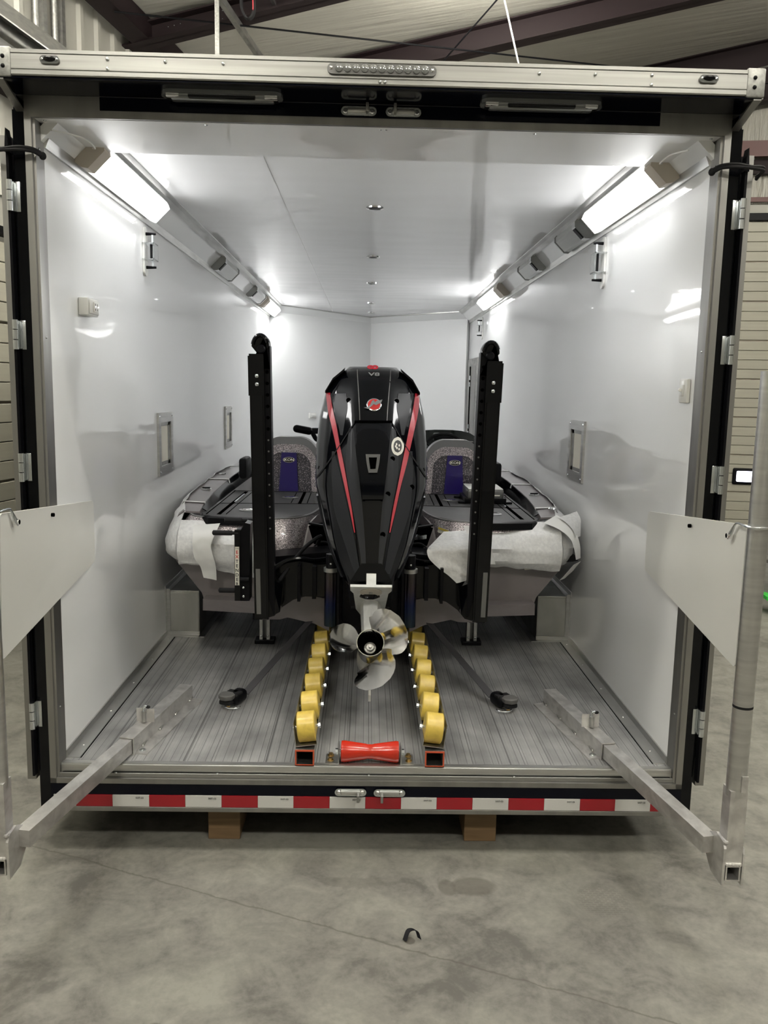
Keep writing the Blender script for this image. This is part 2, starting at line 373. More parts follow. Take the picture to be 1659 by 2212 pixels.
def section_door(name, label, P0, ax, nrm, wid, z0, z1, win=None, hingeat=None):
    # sectional overhead door: panels across the wall with shallow ribs
    t = thing(name, label, 'door', P0+Vector((0, 0, z0)))
    nsec = max(1, round((z1-z0)/.53)); hs = (z1-z0)/nsec
    mb = MB()
    for i in range(nsec):
        for k in range(4):
            a = z0+i*hs+.006+k*(hs-.012)/4; b = a+(hs-.012)/4-.006
            c = P0+ax*(wid/2)+nrm*.03; c.z = (a+b)/2
            mb.box(c, (wid, .05, b-a), Matrix((ax, nrm, Vector((0, 0, 1)))).transposed(), .004, 1)
    mb.build('door_panel', 'door', t, False)
    c = P0+ax*(wid/2)+nrm*.012; c.z = (z0+z1)/2
    MB().box(c, (wid, .02, z1-z0), Matrix((ax, nrm, Vector((0, 0, 1)))).transposed()).build('panel_seam_backing', 'beige', t, False)
    return t, hs
rot_w = lambda ax, nrm: Matrix((ax, nrm, Vector((0, 0, 1)))).transposed()
# door in the back wall, to the right of the trailer
P0 = bp_(2.4, VB-.06, 0); td, hs = section_door('overhead_door', 'beige sectional overhead door with a lit slot window, right of the trailer', P0, H_, -D_, 6.5, G, 3.92)
wc = Vector((5.72, 0, .56)); u_ = (wc.x-D_.x*(VB))/H_.x
def back(u, z, o=0): p = bp_(u, VB-.06-.06-o, z); return p
uw = 3.90
f = MB().box(back(uw, .46, .01), (.62, .03, .23), rot_w(H_, -D_), .02).build('window_frame', 'satin', td, False)
MB().box(back(uw, .46, .03), (.52, .02, .15), rot_w(H_, -D_), .015).build('window_pane', 'winglow', f, False)
# bands above the door: white header strip, dark track, red oxide girts, dark opening
for nm, z0, z1, m, o, lab, u0 in (('door_header_strip', 4.02, 4.14, 'ribs', .05, 'white header strip right above the overhead door', 2.2), ('door_track', 3.93, 4.02, 'satin', .10, 'dark horizontal track along the top of the overhead door', 2.2),
                          ('wall_girt', 4.16, 4.22, 'rafterr', .12, 'thin red oxide wall girt just above the overhead door', 2.2), ('wall_girt', 4.72, 4.92, 'rafterr', .2, 'broad red oxide wall girt crossing the wrinkled insulation', 2.2)):
    tag(MB().box(bp_(u0+4.2, VB-o-.03, (z0+z1)/2), (8.6, .06, z1-z0), BR).build(nm, m, None, False), lab, 'beam' if 'girt' in nm else 'door trim')
tag(MB().box(bp_(6.4, VB-.1, 4.62), (8.6, .08, .18), BR).build('wall_beam', 'rafter', None, False), 'dark steel beam under the broad red oxide girt', 'beam')
# left wall overhead door with decorative hinges
P1 = bp_(UL_+.06, 2.2, 0); te, hs2 = section_door('overhead_door', 'beige sectional overhead door left of the trailer with pointed black hinges', P1, D_, H_, 5.2, G, 2.55)
for z in (.52, 1.12, 1.75):
    c = bp_(UL_+.15, 5.33, z); mb = MB(); pts = []
    for i in range(16):
        a = 2*math.pi*i/16; rr = (.20 if i % 4 == 0 else .075 if i % 2 == 0 else .09)
        if i in (0, 8): rr = .10
        pts.append(c+D_*math.cos(a)*rr*1.0+Vector((0, 0, 1))*math.sin(a)*rr)
    mb.prism(pts, H_*.02); h = mb.build('hinge', 'black', te, False)
    for dz in (-.09, .09): MB().ellip(c+H_*.02+Vector((0, 0, dz)), (.02, .02, .03), 10).build('hinge_bolt', 'chrome', h)
    MB().cyl(c+H_*.03-D_*.06, c+H_*.03+D_*.06, .02).build('hinge_knuckle', 'zinc', h)
tag(MB().box(bp_(UL_+.09, 4.8, 2.62), (.1, 5.4, .05), BR).build('door_lintel', 'satin', None, False), 'dark lintel strip above the left overhead door', 'door trim')
tag(MB().box(bp_(UL_+.09, 4.8, 3.62), (.1, 5.4, .06), BR).build('wall_rail', 'rafter', None, False), 'dark horizontal rail on the left wall well above its overhead door', 'rail')

# rafters
def ibeam(name, label, v, hgt, zoff, holes=None, mat_='rafter', u0=UL_, u1=11):
    t = thing(name, label, 'beam', bp_(u0, v, roof(u0)))
    def bar(zt, zb, th): return [bp_(u0, v-th/2, roof(u0)-zt), bp_(u0, v-th/2, roof(u0)-zb), bp_(u0, v+th/2, roof(u0)-zb), bp_(u0, v+th/2, roof(u0)-zt)]
    vec = H_*(u1-u0)+Vector((0, 0, .18*(u1-u0)))
    MB().prism(bar(zoff, zoff+hgt, .02), vec).build('web', mat_, t, False)
    MB().prism(bar(zoff+hgt-.015, zoff+hgt, .2), vec).build('flange', mat_, t, False)
    MB().prism(bar(zoff, zoff+.015, .2), vec).build('flange', mat_, t, False)
    if holes:
        for (u, dz) in holes: MB().ellip(bp_(u, v-.012, roof(u)-zoff-dz), (.007, .006, .007), 8).build('bolt', 'zinc', t)
    return t
ibeam('roof_rafter', 'dark steel roof rafter with rows of pale bolts, at the upper left', 4.83, .17, .05, [(UL_+.42+.06*i, dz) for i in range(3) for dz in (.06, .13)]+[(UL_+.95+.07*i, dz) for i in range(2) for dz in (.04, .11)])
ibeam('roof_rafter', 'dark steel roof rafter crossing behind the centre of the trailer header', 6.6, .25, .03)
ibeam('roof_rafter', 'dark deep roof rafter against the back wall at the upper right', 9.05, .75, .0)
# thin rods and cables
def rod(label, p, q, r, m='gal', nm='brace_cable'): tag(MB().tube([p, q], r, 8).build(nm, m, None), label, 'cable')
rod('thin cable running from the left eave down across the roof to the right', Vector((-2.26, 4.6, 4.72)), Vector((5.2, 7.9, 5.45)), .009, 'satin')
rod('pale hanger rod falling from the roof behind the header, right of centre', Vector((1.14, 5.2, 5.3)), Vector((1.45, 5.2, 4.2)), .009, 'cap')
rod('slanting cable crossing the hanger rod behind the header', Vector((1.35, 5.4, 5.5)), Vector((.62, 6.2, 4.9)), .008, 'satin')
rod('short pale cable at the right in front of the dark rafter', Vector((3.2, 7.0, 4.95)), Vector((4.9, 7.6, 5.6)), .01)
# overhead-door track hanging from the roof
t = thing('hanging_door_track', 'steel door track hanging from perforated angle irons, with a red striped strap', 'door track', (-1.2, 4.6, 4.8))
MB().prism([(-1.52, 3.5, 4.80), (-1.47, 3.5, 4.80), (-1.47, 3.5, 4.86), (-1.52, 3.5, 4.86)], (.34, 2.4, 0)).build('track', 'gal', t, False)
MB().prism([(-1.20, 3.5, 5.0), (-1.17, 3.5, 5.0), (-1.17, 3.5, 5.03), (-1.20, 3.5, 5.03)], (.25, 1.6, 0)).build('perforated_angle', 'gal', t, False)
MB().span(-1.35, -1.315, 4.3, 4.33, 4.0, 5.1).build('perforated_angle', 'cap', t, False)
MB().span(-1.36, -1.08, 4.32, 4.36, 4.80, 4.84).build('cross_bracket', 'gal', t, False)
sp = smoothpath([(-1.14, 4.3, 4.80), (-1.14, 4.3, 4.66), (-1.09, 4.3, 4.58), (-1.04, 4.3, 4.64), (-1.04, 4.3, 4.84)])
MB().sheet([[p, p+Vector((0, .05, 0))] for p in sp], (.02, 0, 0)).build('loop_strap', 'rub', t, False)
MB().span(-1.037, -1.028, 4.285, 4.30, 4.64, 4.84).build('strap_stripe', 'red', t, False, 'red stripe on the strap')
# conduits and heater at the upper left
for v, lab in ((3.18, 'left of the two conduit pairs on the ribbed wall'), (3.45, 'right of the two conduit pairs on the ribbed wall')):
    t = thing('conduit_pair', lab, 'pipe', bp_(UL_+.05, v, 3.2))
    MB().cyl(bp_(UL_+.06, v, 3.0), bp_(UL_+.06, v, 4.9), .028, n=12).build('pipe', 'cap', t)
    MB().box(bp_(UL_+.06, v+.1, 3.95), (.05, .05, 1.9), BR).build('slotted_channel', 'gal', t, False)
t = thing('tube_heater', 'overhead tube heater with metal reflector hood and black rounded end, upper left corner', 'heater', (-2.55, 3.4, 3.5))
p0 = Vector((-2.9, 2.1, 4.05)); p1 = Vector((-2.05, 4.1, 3.72)); dd = (p1-p0)
MB().cyl(p0+dd*.0, p0+dd*.78, .05).build('burner_tube', 'gal', t)
sd = dd.cross(Vector((0, 0, 1))).normalized()
MB().sheet([[p0+sd*a+Vector((0, 0, b))+dd*k for a, b in ((-.2, -.05), (-.12, .1), (.12, .1), (.2, -.05))] for k in (0, .75)], (0, 0, .01)).build('reflector_hood', 'gal', t, False)
MB().lathe(p0+dd*.72, dd*.28, [(0, .10), (.6, .11), (.9, .09), (1, .03)]).build('end_cover', 'rub', t)
MB().tube([p0+dd*.98, p0+dd*1.25+Vector((0, 0, -.06))], .008, 6).build('hanger_wire', 'gal', t)
# strip light above the header, plus unseen ones added for fill
def strip(x, y, z, lab):
    t = thing('strip_light', lab, 'ceiling light', (x, y, z), 'strip lights under the building roof')
    MB().span(x-.6, x+.6, y-.02, y+.02, z+.06, z+.09).build('housing', 'plas', t, False)
    MB().span(x-.58, x+.58, y-.07, y+.07, z-.03, z+.05, .01).build('lens', 'bay', t)
strip(1.24, 4.86, 5.12, 'lit strip light at the top edge above the header')
wh = ['over the viewer at the left', 'over the viewer at the right', 'behind the viewer at the left', 'behind the viewer at the right', 'far right beside the viewer', 'far right towards the overhead door', 'over the left side of the trailer roof', 'over the right side of the trailer roof', 'far right behind the viewer']
for (x, y, z), wl in zip(((-1.8, -.6, 4.6), (1.9, -1.2, 5.0), (-1.6, -4.2, 4.6), (2.2, -4.8, 5.0), (6, -1.0, 5.6), (6, 4.5, 5.6), (-1.9, 1.6, 4.75), (2.0, 1.8, 5.2), (5.6, -5, 5.5)), wh):
    strip(x, y, z, 'unseen strip light added for fill under the building roof '+wl)
# shelf unit at the far right
t = thing('shelf_unit', 'low steel shelf unit standing on the floor at the right edge', 'shelf', (3.9, 4.1, G))
for x in (3.68, 4.6):
    for y in (4.0, 4.45): MB().span(x, x+.04, y, y+.04, G, .98).build('post', 'gal', t, False)
for z in (.06, .40, .64): MB().span(3.66, 4.66, 3.98, 4.5, z, z+.03).build('shelf', 'gal', t, False)
tag(MB().span(3.74, 4.08, 4.05, 4.4, .09, .34, .004).build('cardboard_box', 'card', None, False), 'brown cardboard box on the lowest shelf at the right edge', 'box')
tag(MB().box((4.05, 4.2, .50), (.5, .3, .14), None, .02).build('parts_bin', 'satin', None), 'black parts bin on the middle shelf at the right edge', 'bin')
cp = smoothpath([(3.74, 4.25, .70), (3.80, 4.18, .82), (3.92, 4.2, .76), (4.0, 4.15, .88), (4.15, 4.2, .72)])
tag(MB().tube(cp, .03, 8).build('coiled_hose', 'zinc', None), 'pale coiled hose on the top shelf at the right edge', 'hose')
mb = MB(); rows = []
for i in range(11):
    k = i/10; rows.append([(3.40+k*.75, 3.72-.1*k, G+.14-.09*math.sin(k*3.1)), (3.40+k*.75, 4.0-.1*k, G+.16-.09*math.sin(k*3.1))])
tag(mb.sheet(rows, (0, 0, .03)).build('creeper_board', 'green', None), 'bright green curved plastic creeper on the floor under the shelf', 'creeper')

# ================================================================== TRAILER
T = thing('enclosed_trailer', 'open white-lined enclosed trailer with black skin, aluminium rear frame and plank floor', 'trailer', (0, 0, 0))
ZF = .065
YL, YR, YN = 7.07, 7.40, 8.60
MB().prism([(-1.235, .03, .03), (1.235, .03, .03), (1.235, YR, .03), (0, YN, .03), (-1.235, YL, .03)], (0, 0, ZF-.03)).build('floor_planks', 'plank', T, False, 'aluminium plank floor')
MB().span(-1.218, 1.218, .024, .034, .028, .066, .003).build('sill_edge', 'alu', T)
MB().span(-1.22, 1.22, .03, .055, .066, .069).build('sill_strip', 'alu', T)
for s in (-1, 1):
    yE = YL if s < 0 else YR
    MB().prism([(s*1.22, .086, ZF-.03), (s*1.22, yE, ZF-.03), (s*1.22, yE, 2.56), (s*1.22, .086, 2.56)], (s*.06, 0, 0)).build('side_wall', 'wall', T, False, 'glossy white side wall, '+('left' if s < 0 else 'right'))
    MB().prism([(s*1.281, .02, -.113), (s*1.281, yE, -.113), (s*1.281, yE, 2.62), (s*1.281, .02, 2.62)], (s*.014, 0, 0)).build('outer_skin', 'skin', T, False)
    # cove
    MB().prism([(s*1.221, .06, 2.409), (s*1.095, .06, 2.535), (s*1.12, .06, 2.56), (s*1.25, .06, 2.43)], (0, yE-.06, 0)).build('ceiling_cove', 'wall', T, False)
    MB().prism([(s*1.221, .085, 2.396), (s*1.211, .085, 2.396), (s*1.198, .085, 2.428), (s*1.204, .085, 2.434), (s*1.221, .085, 2.42)], (0, yE-.085, 0)).build('cove_trim', 'alu', T, False)
    MB().prism([(s*1.118, .42, 2.506), (s*1.112, .42, 2.500), (s*1.088, .42, 2.521), (s*1.068, .42, 2.531), (s*1.068, .42, 2.536), (s*1.10, .42, 2.536)], (0, yE-.5, 0)).build('cove_trim', 'alu', T, False)
    # floor angle trim
    MB().prism([(s*1.221, .085, .097), (s*1.214, .085, .097), (s*1.212, .085, .070), (s*1.165, .085, .068), (s*1.165, .085, .064), (s*1.221, .085, .064)], (0, 1.70, 0)).build('floor_angle', 'alu', T, False)
    MB().prism([(s*1.158, .085, ZF), (s*1.162, .085, ZF), (s*1.162, .085, ZF+.0012), (s*1.158, .085, ZF+.0012)], (0, 1.70, 0)).build('floor_groove', 'dark', T, False)
    for i in range(5): MB().ellip((s*1.187, .2+.37*i, .069), (.006, .006, .004), 8).build('rivet', 'alu', T)
    # rear frame jamb
    MB().prism([(s*1.2505, -.003, .0), (s*1.2265, -.003, .0), (s*1.2265, .012, 0), (s*1.219, .014, 0), (s*1.217, .085, 0), (s*1.2505, .085, 0)], (0, 0, 2.499)).build('rear_jamb', 'alufr', T, False)
    for z in (2.38, 1.72, .99, .30): MB().ellip((s*1.2175, .04, z), (.004, .005, .005), 8).build('jamb_rivet', 'zinc', T)
    # black corner post
    MB().span(s*1.2506, s*1.292, 0, .09, -.113, 2.499).build('corner_post', 'black', T, False)
    # door swung all the way round against the side
    d = MB().span(s*1.318, s*1.352, .03, 1.24, .0, 2.42).build('rear_door', 'alufr', T, False, 'swung-back rear door, '+('left' if s < 0 else 'right'))
    MB().span(s*1.353, s*1.360, .05, 1.2, .03, 2.38).build('door_skin', 'wall', d, False)
    MB().box((s*1.304, -.012, 2.42-1.20), (.009, .03, 2.36), None, 0).build('door_seal_channel', 'satin', d, False)
    MB().prism([(s*1.295, -.03, 2.35), (s*1.306, -.03, 2.43), (s*1.312, -.03, 2.35)], (0, .04, 0)).build('seal_tip', 'satin', d, False)
    for zc in (2.205, 1.725, 1.245, .285):
        h = MB().span(s*1.272, s*1.294, -.006, 0, zc-.052, zc+.052, .002).build('hinge', 'zinc', d)
        for k in (-1, 0, 1): MB().cyl((s*1.301, -.026, zc+k*.036-.0165), (s*1.301, -.026, zc+k*.036+.0165), .0105, n=14).build('knuckle', 'zinc', h)
        MB().span(s*1.294, s*1.301, -.018, -.006, zc-.05, zc+.05).build('leaf', 'zinc', h, False)
# nose walls, ceiling, return panel above the opening
for s, yE in ((-1, YL), (1, YR)):
    d = (Vector((-.01, YN, 0))-Vector((s*1.22, yE, 0))).normalized(); n = Vector((-d.y, d.x, 0))*(-s)
    a = Vector((s*1.22, yE, ZF)); b = Vector((-.01, YN, ZF))
    MB().prism([a, b, b+Vector((0, 0, 2.5)), a+Vector((0, 0, 2.5))], n*-.05*(1)).build('nose_wall', 'wall', T, False, 'white wall of the V nose, '+('left' if s < 0 else 'right'))
    inn = n if (n.y < 0) else -n
    a2 = Vector((s*1.22, yE, 0)); b2 = b.copy(); b2.z = 0
    def pt(p, o, z): q = p+inn*o; return Vector((q.x, q.y, z))
    aa = Vector((s*1.105, yE-(.10 if s < 0 else .10), 0)); bb = Vector((-.01, YN-.19, 0))
    MB().sheet([[Vector((a2.x, a2.y, 2.409)), Vector((aa.x, aa.y, 2.535))], [Vector((b2.x, b2.y, 2.409)), Vector((bb.x, bb.y, 2.535))]], (0, .02, .02)).build('nose_cove', 'wall', T, False)
    for (p, q, z) in ((a2, b2, 2.405), (aa, bb, 2.532)):
        MB().tube([Vector((p.x, p.y-.008, z)), Vector((q.x, q.y-.008, z))], .009, 6).build('cove_trim', 'alu', T)
    if s < 0:
        p = a2.lerp(b2, .43)+inn*.002; MB().span(p.x-.003, p.x+.003, p.y-.006, p.y, ZF, 2.4).build('panel_seam', 'alu', T, False)
    p = a2.lerp(b2, .965)+inn*.002; MB().span(p.x-.004, p.x+.004, p.y-.006, p.y, ZF, 2.4).build('panel_seam', 'alu', T, False)
MB().prism([(-1.25, .05, 2.535), (1.25, .05, 2.535), (1.25, YR, 2.535), (0, YN+.05, 2.535), (-1.25, YL, 2.535)], (0, 0, .05)).build('ceiling_panel', 'ceil', T, False, 'glossy white trailer ceiling')
MB().prism([(-.497, .42, 2.5335), (-.493, .42, 2.5335), (-.493, .42, 2.5352), (-.497, .42, 2.5352)], (0, 7.4, 0)).build('ceiling_seam', 'alu', T, False)
mb = MB().prism([(-1.226, .012, 2.475), (1.226, .012, 2.475), (1.226, .425, 2.475), (-1.226, .425, 2.475)], (0, 0, .059)).build('header_return', 'ceil', T, False, 'white return panel above the opening')
MB().span(-1.25, 1.25, -.003, .02, 2.4755, 2.499).build('top_jamb', 'alufr', T, False)
for x in (-.62, .0, .02, .55, -1.19, 1.19): MB().ellip((x, .03, 2.4735), (.006, .006, .003), 8).build('rivet', 'zinc', T)
MB().span(-1.250, 1.250, 0, .05, 2.4995, 2.548).build('top_rail', 'alufr', T, False)
MB().span(-.985, .99, -.004, -.0005, 2.502, 2.546).build('top_cover_strip', 'skin', T, False, 'black cover strip over the opening')
MB().span(-1.275, 1.275, -.162, 0.0, 2.5485, 2.552).build('visor_soffit', 'skin', T, False, 'glossy black underside of the header')
# header rail with grooves
prof = [(-.150, 2.552), (-.162, 2.556), (-.165, 2.560), (-.165, 2.573), (-.162, 2.575), (-.165, 2.577), (-.165, 2.622), (-.161, 2.624), (-.165, 2.626), (-.165, 2.637), (-.155, 2.640), (.1, 2.66), (.1, 2.552)]
MB().prism([(-1.222, y, z) for y, z in prof], (2.444, 0, 0)).build('header_rail', 'aluh', T, False, 'broad aluminium header rail')
for s in (-1, 1):
    MB().box((s*1.252, -.035, 2.597), (.062, .268, .094), None, .006).build('header_corner', 'cap', T)
    for z in (2.612, 2.582): MB().ellip((s*1.246, -.17, z), (.007, .005, .007), 10).build('screw', 'satin', T)
    MB().prism([(s*1.250, -.16, 2.552), (s*1.276, -.16, 2.552), (s*1.276, 0, 2.5), (s*1.250, 0, 2.5)], (0, 0, -.008)).build('side_flange', 'alufr', T, False)
    MB().prism([(s*1.276, -.16, 2.555), (s*1.276, 0, 2.555), (s*1.276, 0, 2.51), (s*1.276, -.16, 2.548)], (s*.006, 0, 0)).build('side_flange', 'alufr', T, False)
for x, z in ((-.906, 2.612), (-.906, 2.582), (-.716, 2.609), (-.526, 2.608), (.522, 2.607), (.709, 2.609), (.899, 2.611), (.899, 2.581), (-.008, 2.566), (.008, 2.566)):
    MB().ellip((x, -.166, z), (.006, .005, .006), 10).build('screw', 'zinc', T)
# lower rear frame and bumper
MB().span(-1.2505, 1.2505, -.003, .045, 0, .020).build('bottom_rail', 'alufr', T, False)
MB().span(-1.222, 1.222, .012, .045, .020, .036, .002).build('bottom_rail_step', 'aluh', T, False)
MB().span(-1.21, 1.21, .020, .045, .033, .0365).build('sill_gap', 'dark', T, False)
MB().span(-1.2505, 1.2505, .0, .09, -.113, -.0005).build('bumper_panel', 'skin', T, False)
MB().span(-1.2505, 1.2505, -.006, .0, -.115, -.096, .002).build('bumper_angle', 'alufr', T, False)
for x in (-1.0, -.6, 0, .58, 1.05): MB().ellip((x, .014, .037), (.006, .004, .003), 8).build('rivet', 'zinc', T)
# reflective tape
e = [-1.153, -1.010, -.866, -.724, -.581, -.438, -.297, -.154, -.012, .130, .272, .415, .559, .702, .846, .987, 1.129, 1.24]
for i in range(-1, len(e)-1):
    a = -1.24 if i < 0 else e[i]; b = e[i+1]; red = (i % 2 == 0)
    tp = MB().span(a+.0004, b-.0004, -.0045, -.0005, -.0945, -.047).build('reflective_tape', 'tapeR' if red else 'tapeW', T, False, 'red reflective block' if red else 'white reflective block')
    if not red and i > 0: text('DOT-C2', .0085, ((a+b)/2+.035, -.005, -.058), 'ink', tp)
# wheel boxes
for s in (-1, 1):
    sd_ = 'left' if s < 0 else 'right'
    wb = MB().span(s*1.022, s*1.22, 1.78, 5.6, ZF, .340, .004).build('wheel_box', 'wbox', T, False, 'aluminium wheel box, '+sd_)
    MB().span(s*1.196, s*1.2195, 1.772, 1.779, ZF, .352).build('corner_angle', 'alu', wb, False)
    MB().span(s*1.19, s*1.2195, 1.776, 5.6, .341, .344).build('top_angle', 'alu', wb, False)
    MB().span(s*1.2155, s*1.2195, 1.776, 5.6, .345, .372).build('wall_angle', 'alu', wb, False)
    MB().span(s*1.2155, s*1.2195, 1.752, 1.775, ZF+.03, .372).build('wall_angle', 'alu', wb, False)
    MB().span(s*1.018, s*1.215, 1.765, 1.779, ZF, ZF+.026, .003).build('base_angle', 'alu', wb)
    MB().span(s*1.012, s*1.215, 1.735, 1.779, ZF, ZF+.005).build('base_angle', 'alu', wb, False)
    MB().span(s*.985, s*1.02, 1.735, 5.6, ZF, ZF+.005).build('base_angle', 'alu', wb, False)
    MB().span(s*1.028, s*1.192, 1.776, 1.7795, ZF+.026, .328, .001).build('front_plate', 'wbox', wb, False)
# windows in the side walls (small recessed vents)
def window(s, y0, y1, z0, z1):
    lab = 'framed side vent window, '+('left wall' if s < 0 else 'right wall')
    x = s*1.2195; fr = MB()
    w_ = .05; th = -s*.012
    fr.prism([(x, y0, z1), (x, y1, z1), (x, y1, z1-.055), (x, y0, z1-.055)], (th, 0, 0)); fr.prism([(x, y0, z0), (x, y1, z0), (x, y1, z0+.055), (x, y0, z0+.055)], (th, 0, 0))
    fr.prism([(x, y0, z0+.055), (x, y0+w_, z0+.055), (x, y0+w_, z1-.055), (x, y0, z1-.055)], (th, 0, 0)); fr.prism([(x, y1-w_, z0+.055), (x, y1, z0+.055), (x, y1, z1-.055), (x, y1-w_, z1-.055)], (th, 0, 0))
    f = fr.build('window', 'alu', T, False, lab)
    c = MB(); a0, a1, c0, c1 = y0+w_, y1-w_, z0+.055, z1-.055; k = .022
    for q in ([(a0, c0), (a1, c0), (a1, c0+k), (a0, c0+k)], [(a0, c1-k), (a1, c1-k), (a1, c1), (a0, c1)], [(a0, c0), (a0+k, c0), (a0+k, c1), (a0, c1)], [(a1-k*2.2, c0), (a1, c0), (a1, c1), (a1-k*2.2, c1)]):
        c.prism([(x, y, z) for y, z in q], (-s*.004, 0, 0))
    c.build('inner_frame', 'gal', f, False)
    MB().prism([(x, a0, c0), (x, a1, c0), (x, a1, c1), (x, a0, c1)], (-s*.0015, 0, 0)).build('pane', 'cream', f, False)
    for y in (y0+.025, y1-.025):
        for z in (z0+.02, z1-.02): MB().ellip((x+th, y, z), (.003, .007, .007), 8).build('screw', 'zinc', f)
window(-1, 1.635, 1.975, 1.04, 1.40); window(1, 1.635, 1.985, 1.045, 1.40); window(-1, 3.86, 4.19, 1.04, 1.395)
# side door seen edge-on at the far right
x = 1.2185
dr = MB().prism([(x, 6.45, .55), (x, 7.36, .55), (x, 7.36, 1.95), (x, 6.45, 1.95)], (-.012, 0, 0)).build('side_door', 'gal', T, False, 'narrow metal-framed side door')
MB().prism([(1.206, 6.55, .55), (1.206, 7.28, .55), (1.206, 7.28, 1.86), (1.206, 6.55, 1.86)], (-.004, 0, 0)).build('door_leaf', 'alufr', dr, False)
MB().span(1.194, 1.204, 6.98, 7.03, .55, 1.86).build('door_gap', 'dark', dr, False)
for z in (1.70, 1.62, 1.12, 1.04): MB().cyl((1.19, 6.95, z), (1.19, 6.95, z+.05), .012, n=10).build('hinge', 'zinc', dr)

# ------------------------------------------------------------------ trailer fittings
def cove_pt(s, a, y, o):       # a: across the cove (0 middle, + towards the wall), o: out of it
    k = math.sqrt(.5); return Vector((s*(1.158+a*k-o*k), y, 2.472-a*k-o*k))
def cove_prism(s, prof, y0, y1, mb=None):
    mb = mb or MB(); return mb.prism([cove_pt(s, a, y0, o) for a, o in prof], (0, y1-y0, 0))
def fixture(s, y0, y1, cap, lab, lm='fluo'):
    t = thing('fluorescent_fixture', lab, 'light fixture', cove_pt(s, 0, (y0+y1)/2, 0))
    cove_prism(s, [(-.068, 0), (-.066, .028), (.066, .028), (.068, 0)], y0-cap+.01, y1-.002).build('pan', 'plas', t, False)
    df = cove_prism(s, [(-.064, .028), (-.060, .038), (-.052, .052), (.052, .052), (.060, .038), (.064, .028)], y0, y1-.012).build('diffuser', 'fluoside', t)
    cove_prism(s, [(-.052, .0522), (-.050, .0555), (.050, .0555), (.052, .0522)], y0, y1-.012).build('lens_face', lm, df)
    cove_prism(s, [(-.067, .0), (-.062, .038), (-.052, .057), (.052, .057), (.062, .038), (.067, .0)], y1-.012, y1).build('end_rim', 'plas', t)
    mb = MB(); cove_prism(s, [(-.070, .0), (-.064, .037), (-.048, .060), (.048, .060), (.064, .037), (.070, .0)], y0-cap, y0, mb); mb.build('end_cap', 'beige', t)
    return t
t = fixture(-1, .44, 1.45, .085, 'lit fluorescent fixture in the left ceiling cove, nearest the opening')
sp = smoothpath([cove_pt(-1, -.02, .36, .02), cove_pt(-1, -.03, .30, .05), cove_pt(-1, -.03, .2, .045), cove_pt(-1, .0, .12, .02), cove_pt(-1, .03, .06, .0)])
MB().tube(sp, .0035, 6).build('wire', 'plas', t)
t = fixture(1, .44, 1.44, .085, 'lit fluorescent fixture in the right ceiling cove, nearest the opening')
sp = smoothpath([cove_pt(1, -.02, .36, .02), cove_pt(1, -.03, .30, .05), cove_pt(1, -.03, .2, .045), cove_pt(1, .0, .12, .02)])
MB().tube(sp, .0035, 6).build('wire', 'plas', t)
fixture(-1, 5.98, 7.02, .14, 'lit fluorescent fixture in the left ceiling cove, far end by the nose', 'fluofar')
fixture(1, 4.58, 5.70, .22, 'lit fluorescent fixture in the right ceiling cove, farther back', 'fluofar')
def spk(s, y0, y1, lab):
    t = thing('cove_speaker', lab, 'speaker', cove_pt(s, 0, (y0+y1)/2, 0))
    pf = [(-.062, 0), (-.060, .030), (-.040, .048), (.040, .048), (.060, .030), (.062, 0)]
    cove_prism(s, pf, y0+.07, y1).build('grille_body', 'grill', t)
    pf2 = [(a*1.06, o*1.08) for a, o in pf]
    cove_prism(s, pf2, y0, y0+.07).build('chrome_end', 'lens', t)
    cove_prism(s, [(-.035, .049), (-.035, .056), (.035, .056), (.035, .049)], y0+.012, y0+.058).build('slot_bar', 'satin', t, False)
    cove_prism(s, pf2, y1, y1+.02).build('end_rim', 'lens', t)
spk(-1, 3.22, 3.86, 'silver ribbed box with black slot on the left ceiling cove, nearer one')
spk(-1, 4.98, 5.66, 'silver ribbed box with black slot on the left cove beside the far light')
spk(1, 1.62, 2.12, 'silver ribbed box with black slot on the right cove right behind the near light')
spk(1, 2.86, 3.38, 'silver ribbed box with black slot on the right ceiling cove, farther one')
labs = ['nearest of the row', 'second in the row', 'third in the row', 'fourth in the row', 'last of the row by the nose']
for y, l in zip((1.594, 3.26, 4.786, 6.544, 7.7), labs):
    t = thing('puck_light', 'round chrome ceiling puck on the trailer ceiling, '+l, 'ceiling light', (-.009, y, 2.535), 'ceiling pucks')
    MB().lathe((-.009, y, 2.5345), (0, 0, -.010), [(0, .048), (.7, .047), (1, .038)], 28).build('bezel', 'chrome', t)
    MB().lathe((-.009, y, 2.5235), (0, 0, -.003), [(0, .033), (1, .028)], 24).build('lens', 'lens', t)
# clearance lights in the header
for x, l in ((-1.093, 'left'), (1.090, 'right')):
    t = thing('marker_light', 'small oval clear marker light at the %s end of the header rail' % l, 'marker light', (x, -.166, 2.604))
    MB().prism(stadium(x, 2.604, .032, .0125, -.1655), (0, -.007, 0)).build('base', 'lens', t)
    MB().ellip((x, -.173, 2.606), (.020, .010, .009), 20).build('lens', 'black', t)
    for k in (-1, 1): MB().ellip((x+k*.024, -.174, 2.604), (.005, .003, .005), 10).build('screw', 'zinc', t)
t = thing('brake_light_bar', 'long oval light bar of eleven clear round lenses in the middle of the header rail', 'light bar', (-.002, -.166, 2.603))
MB().prism(stadium(-.002, 2.602, .181, .0165, -.1655, 10), (0, -.008, 0)).build('housing', 'amp', t)
for i in range(11):
    x = -.002+(i-5)*.0285
    MB().lathe((x, -.1735, 2.603), (0, -.008, 0), [(0, .0128), (.6, .0122), (1, .006)], 20).build('lens', 'lens', t)
for k in (-1, 1): MB().ellip((-.002+k*.168, -.175, 2.603), (.005, .003, .006), 10).build('screw', 'chrome', t)
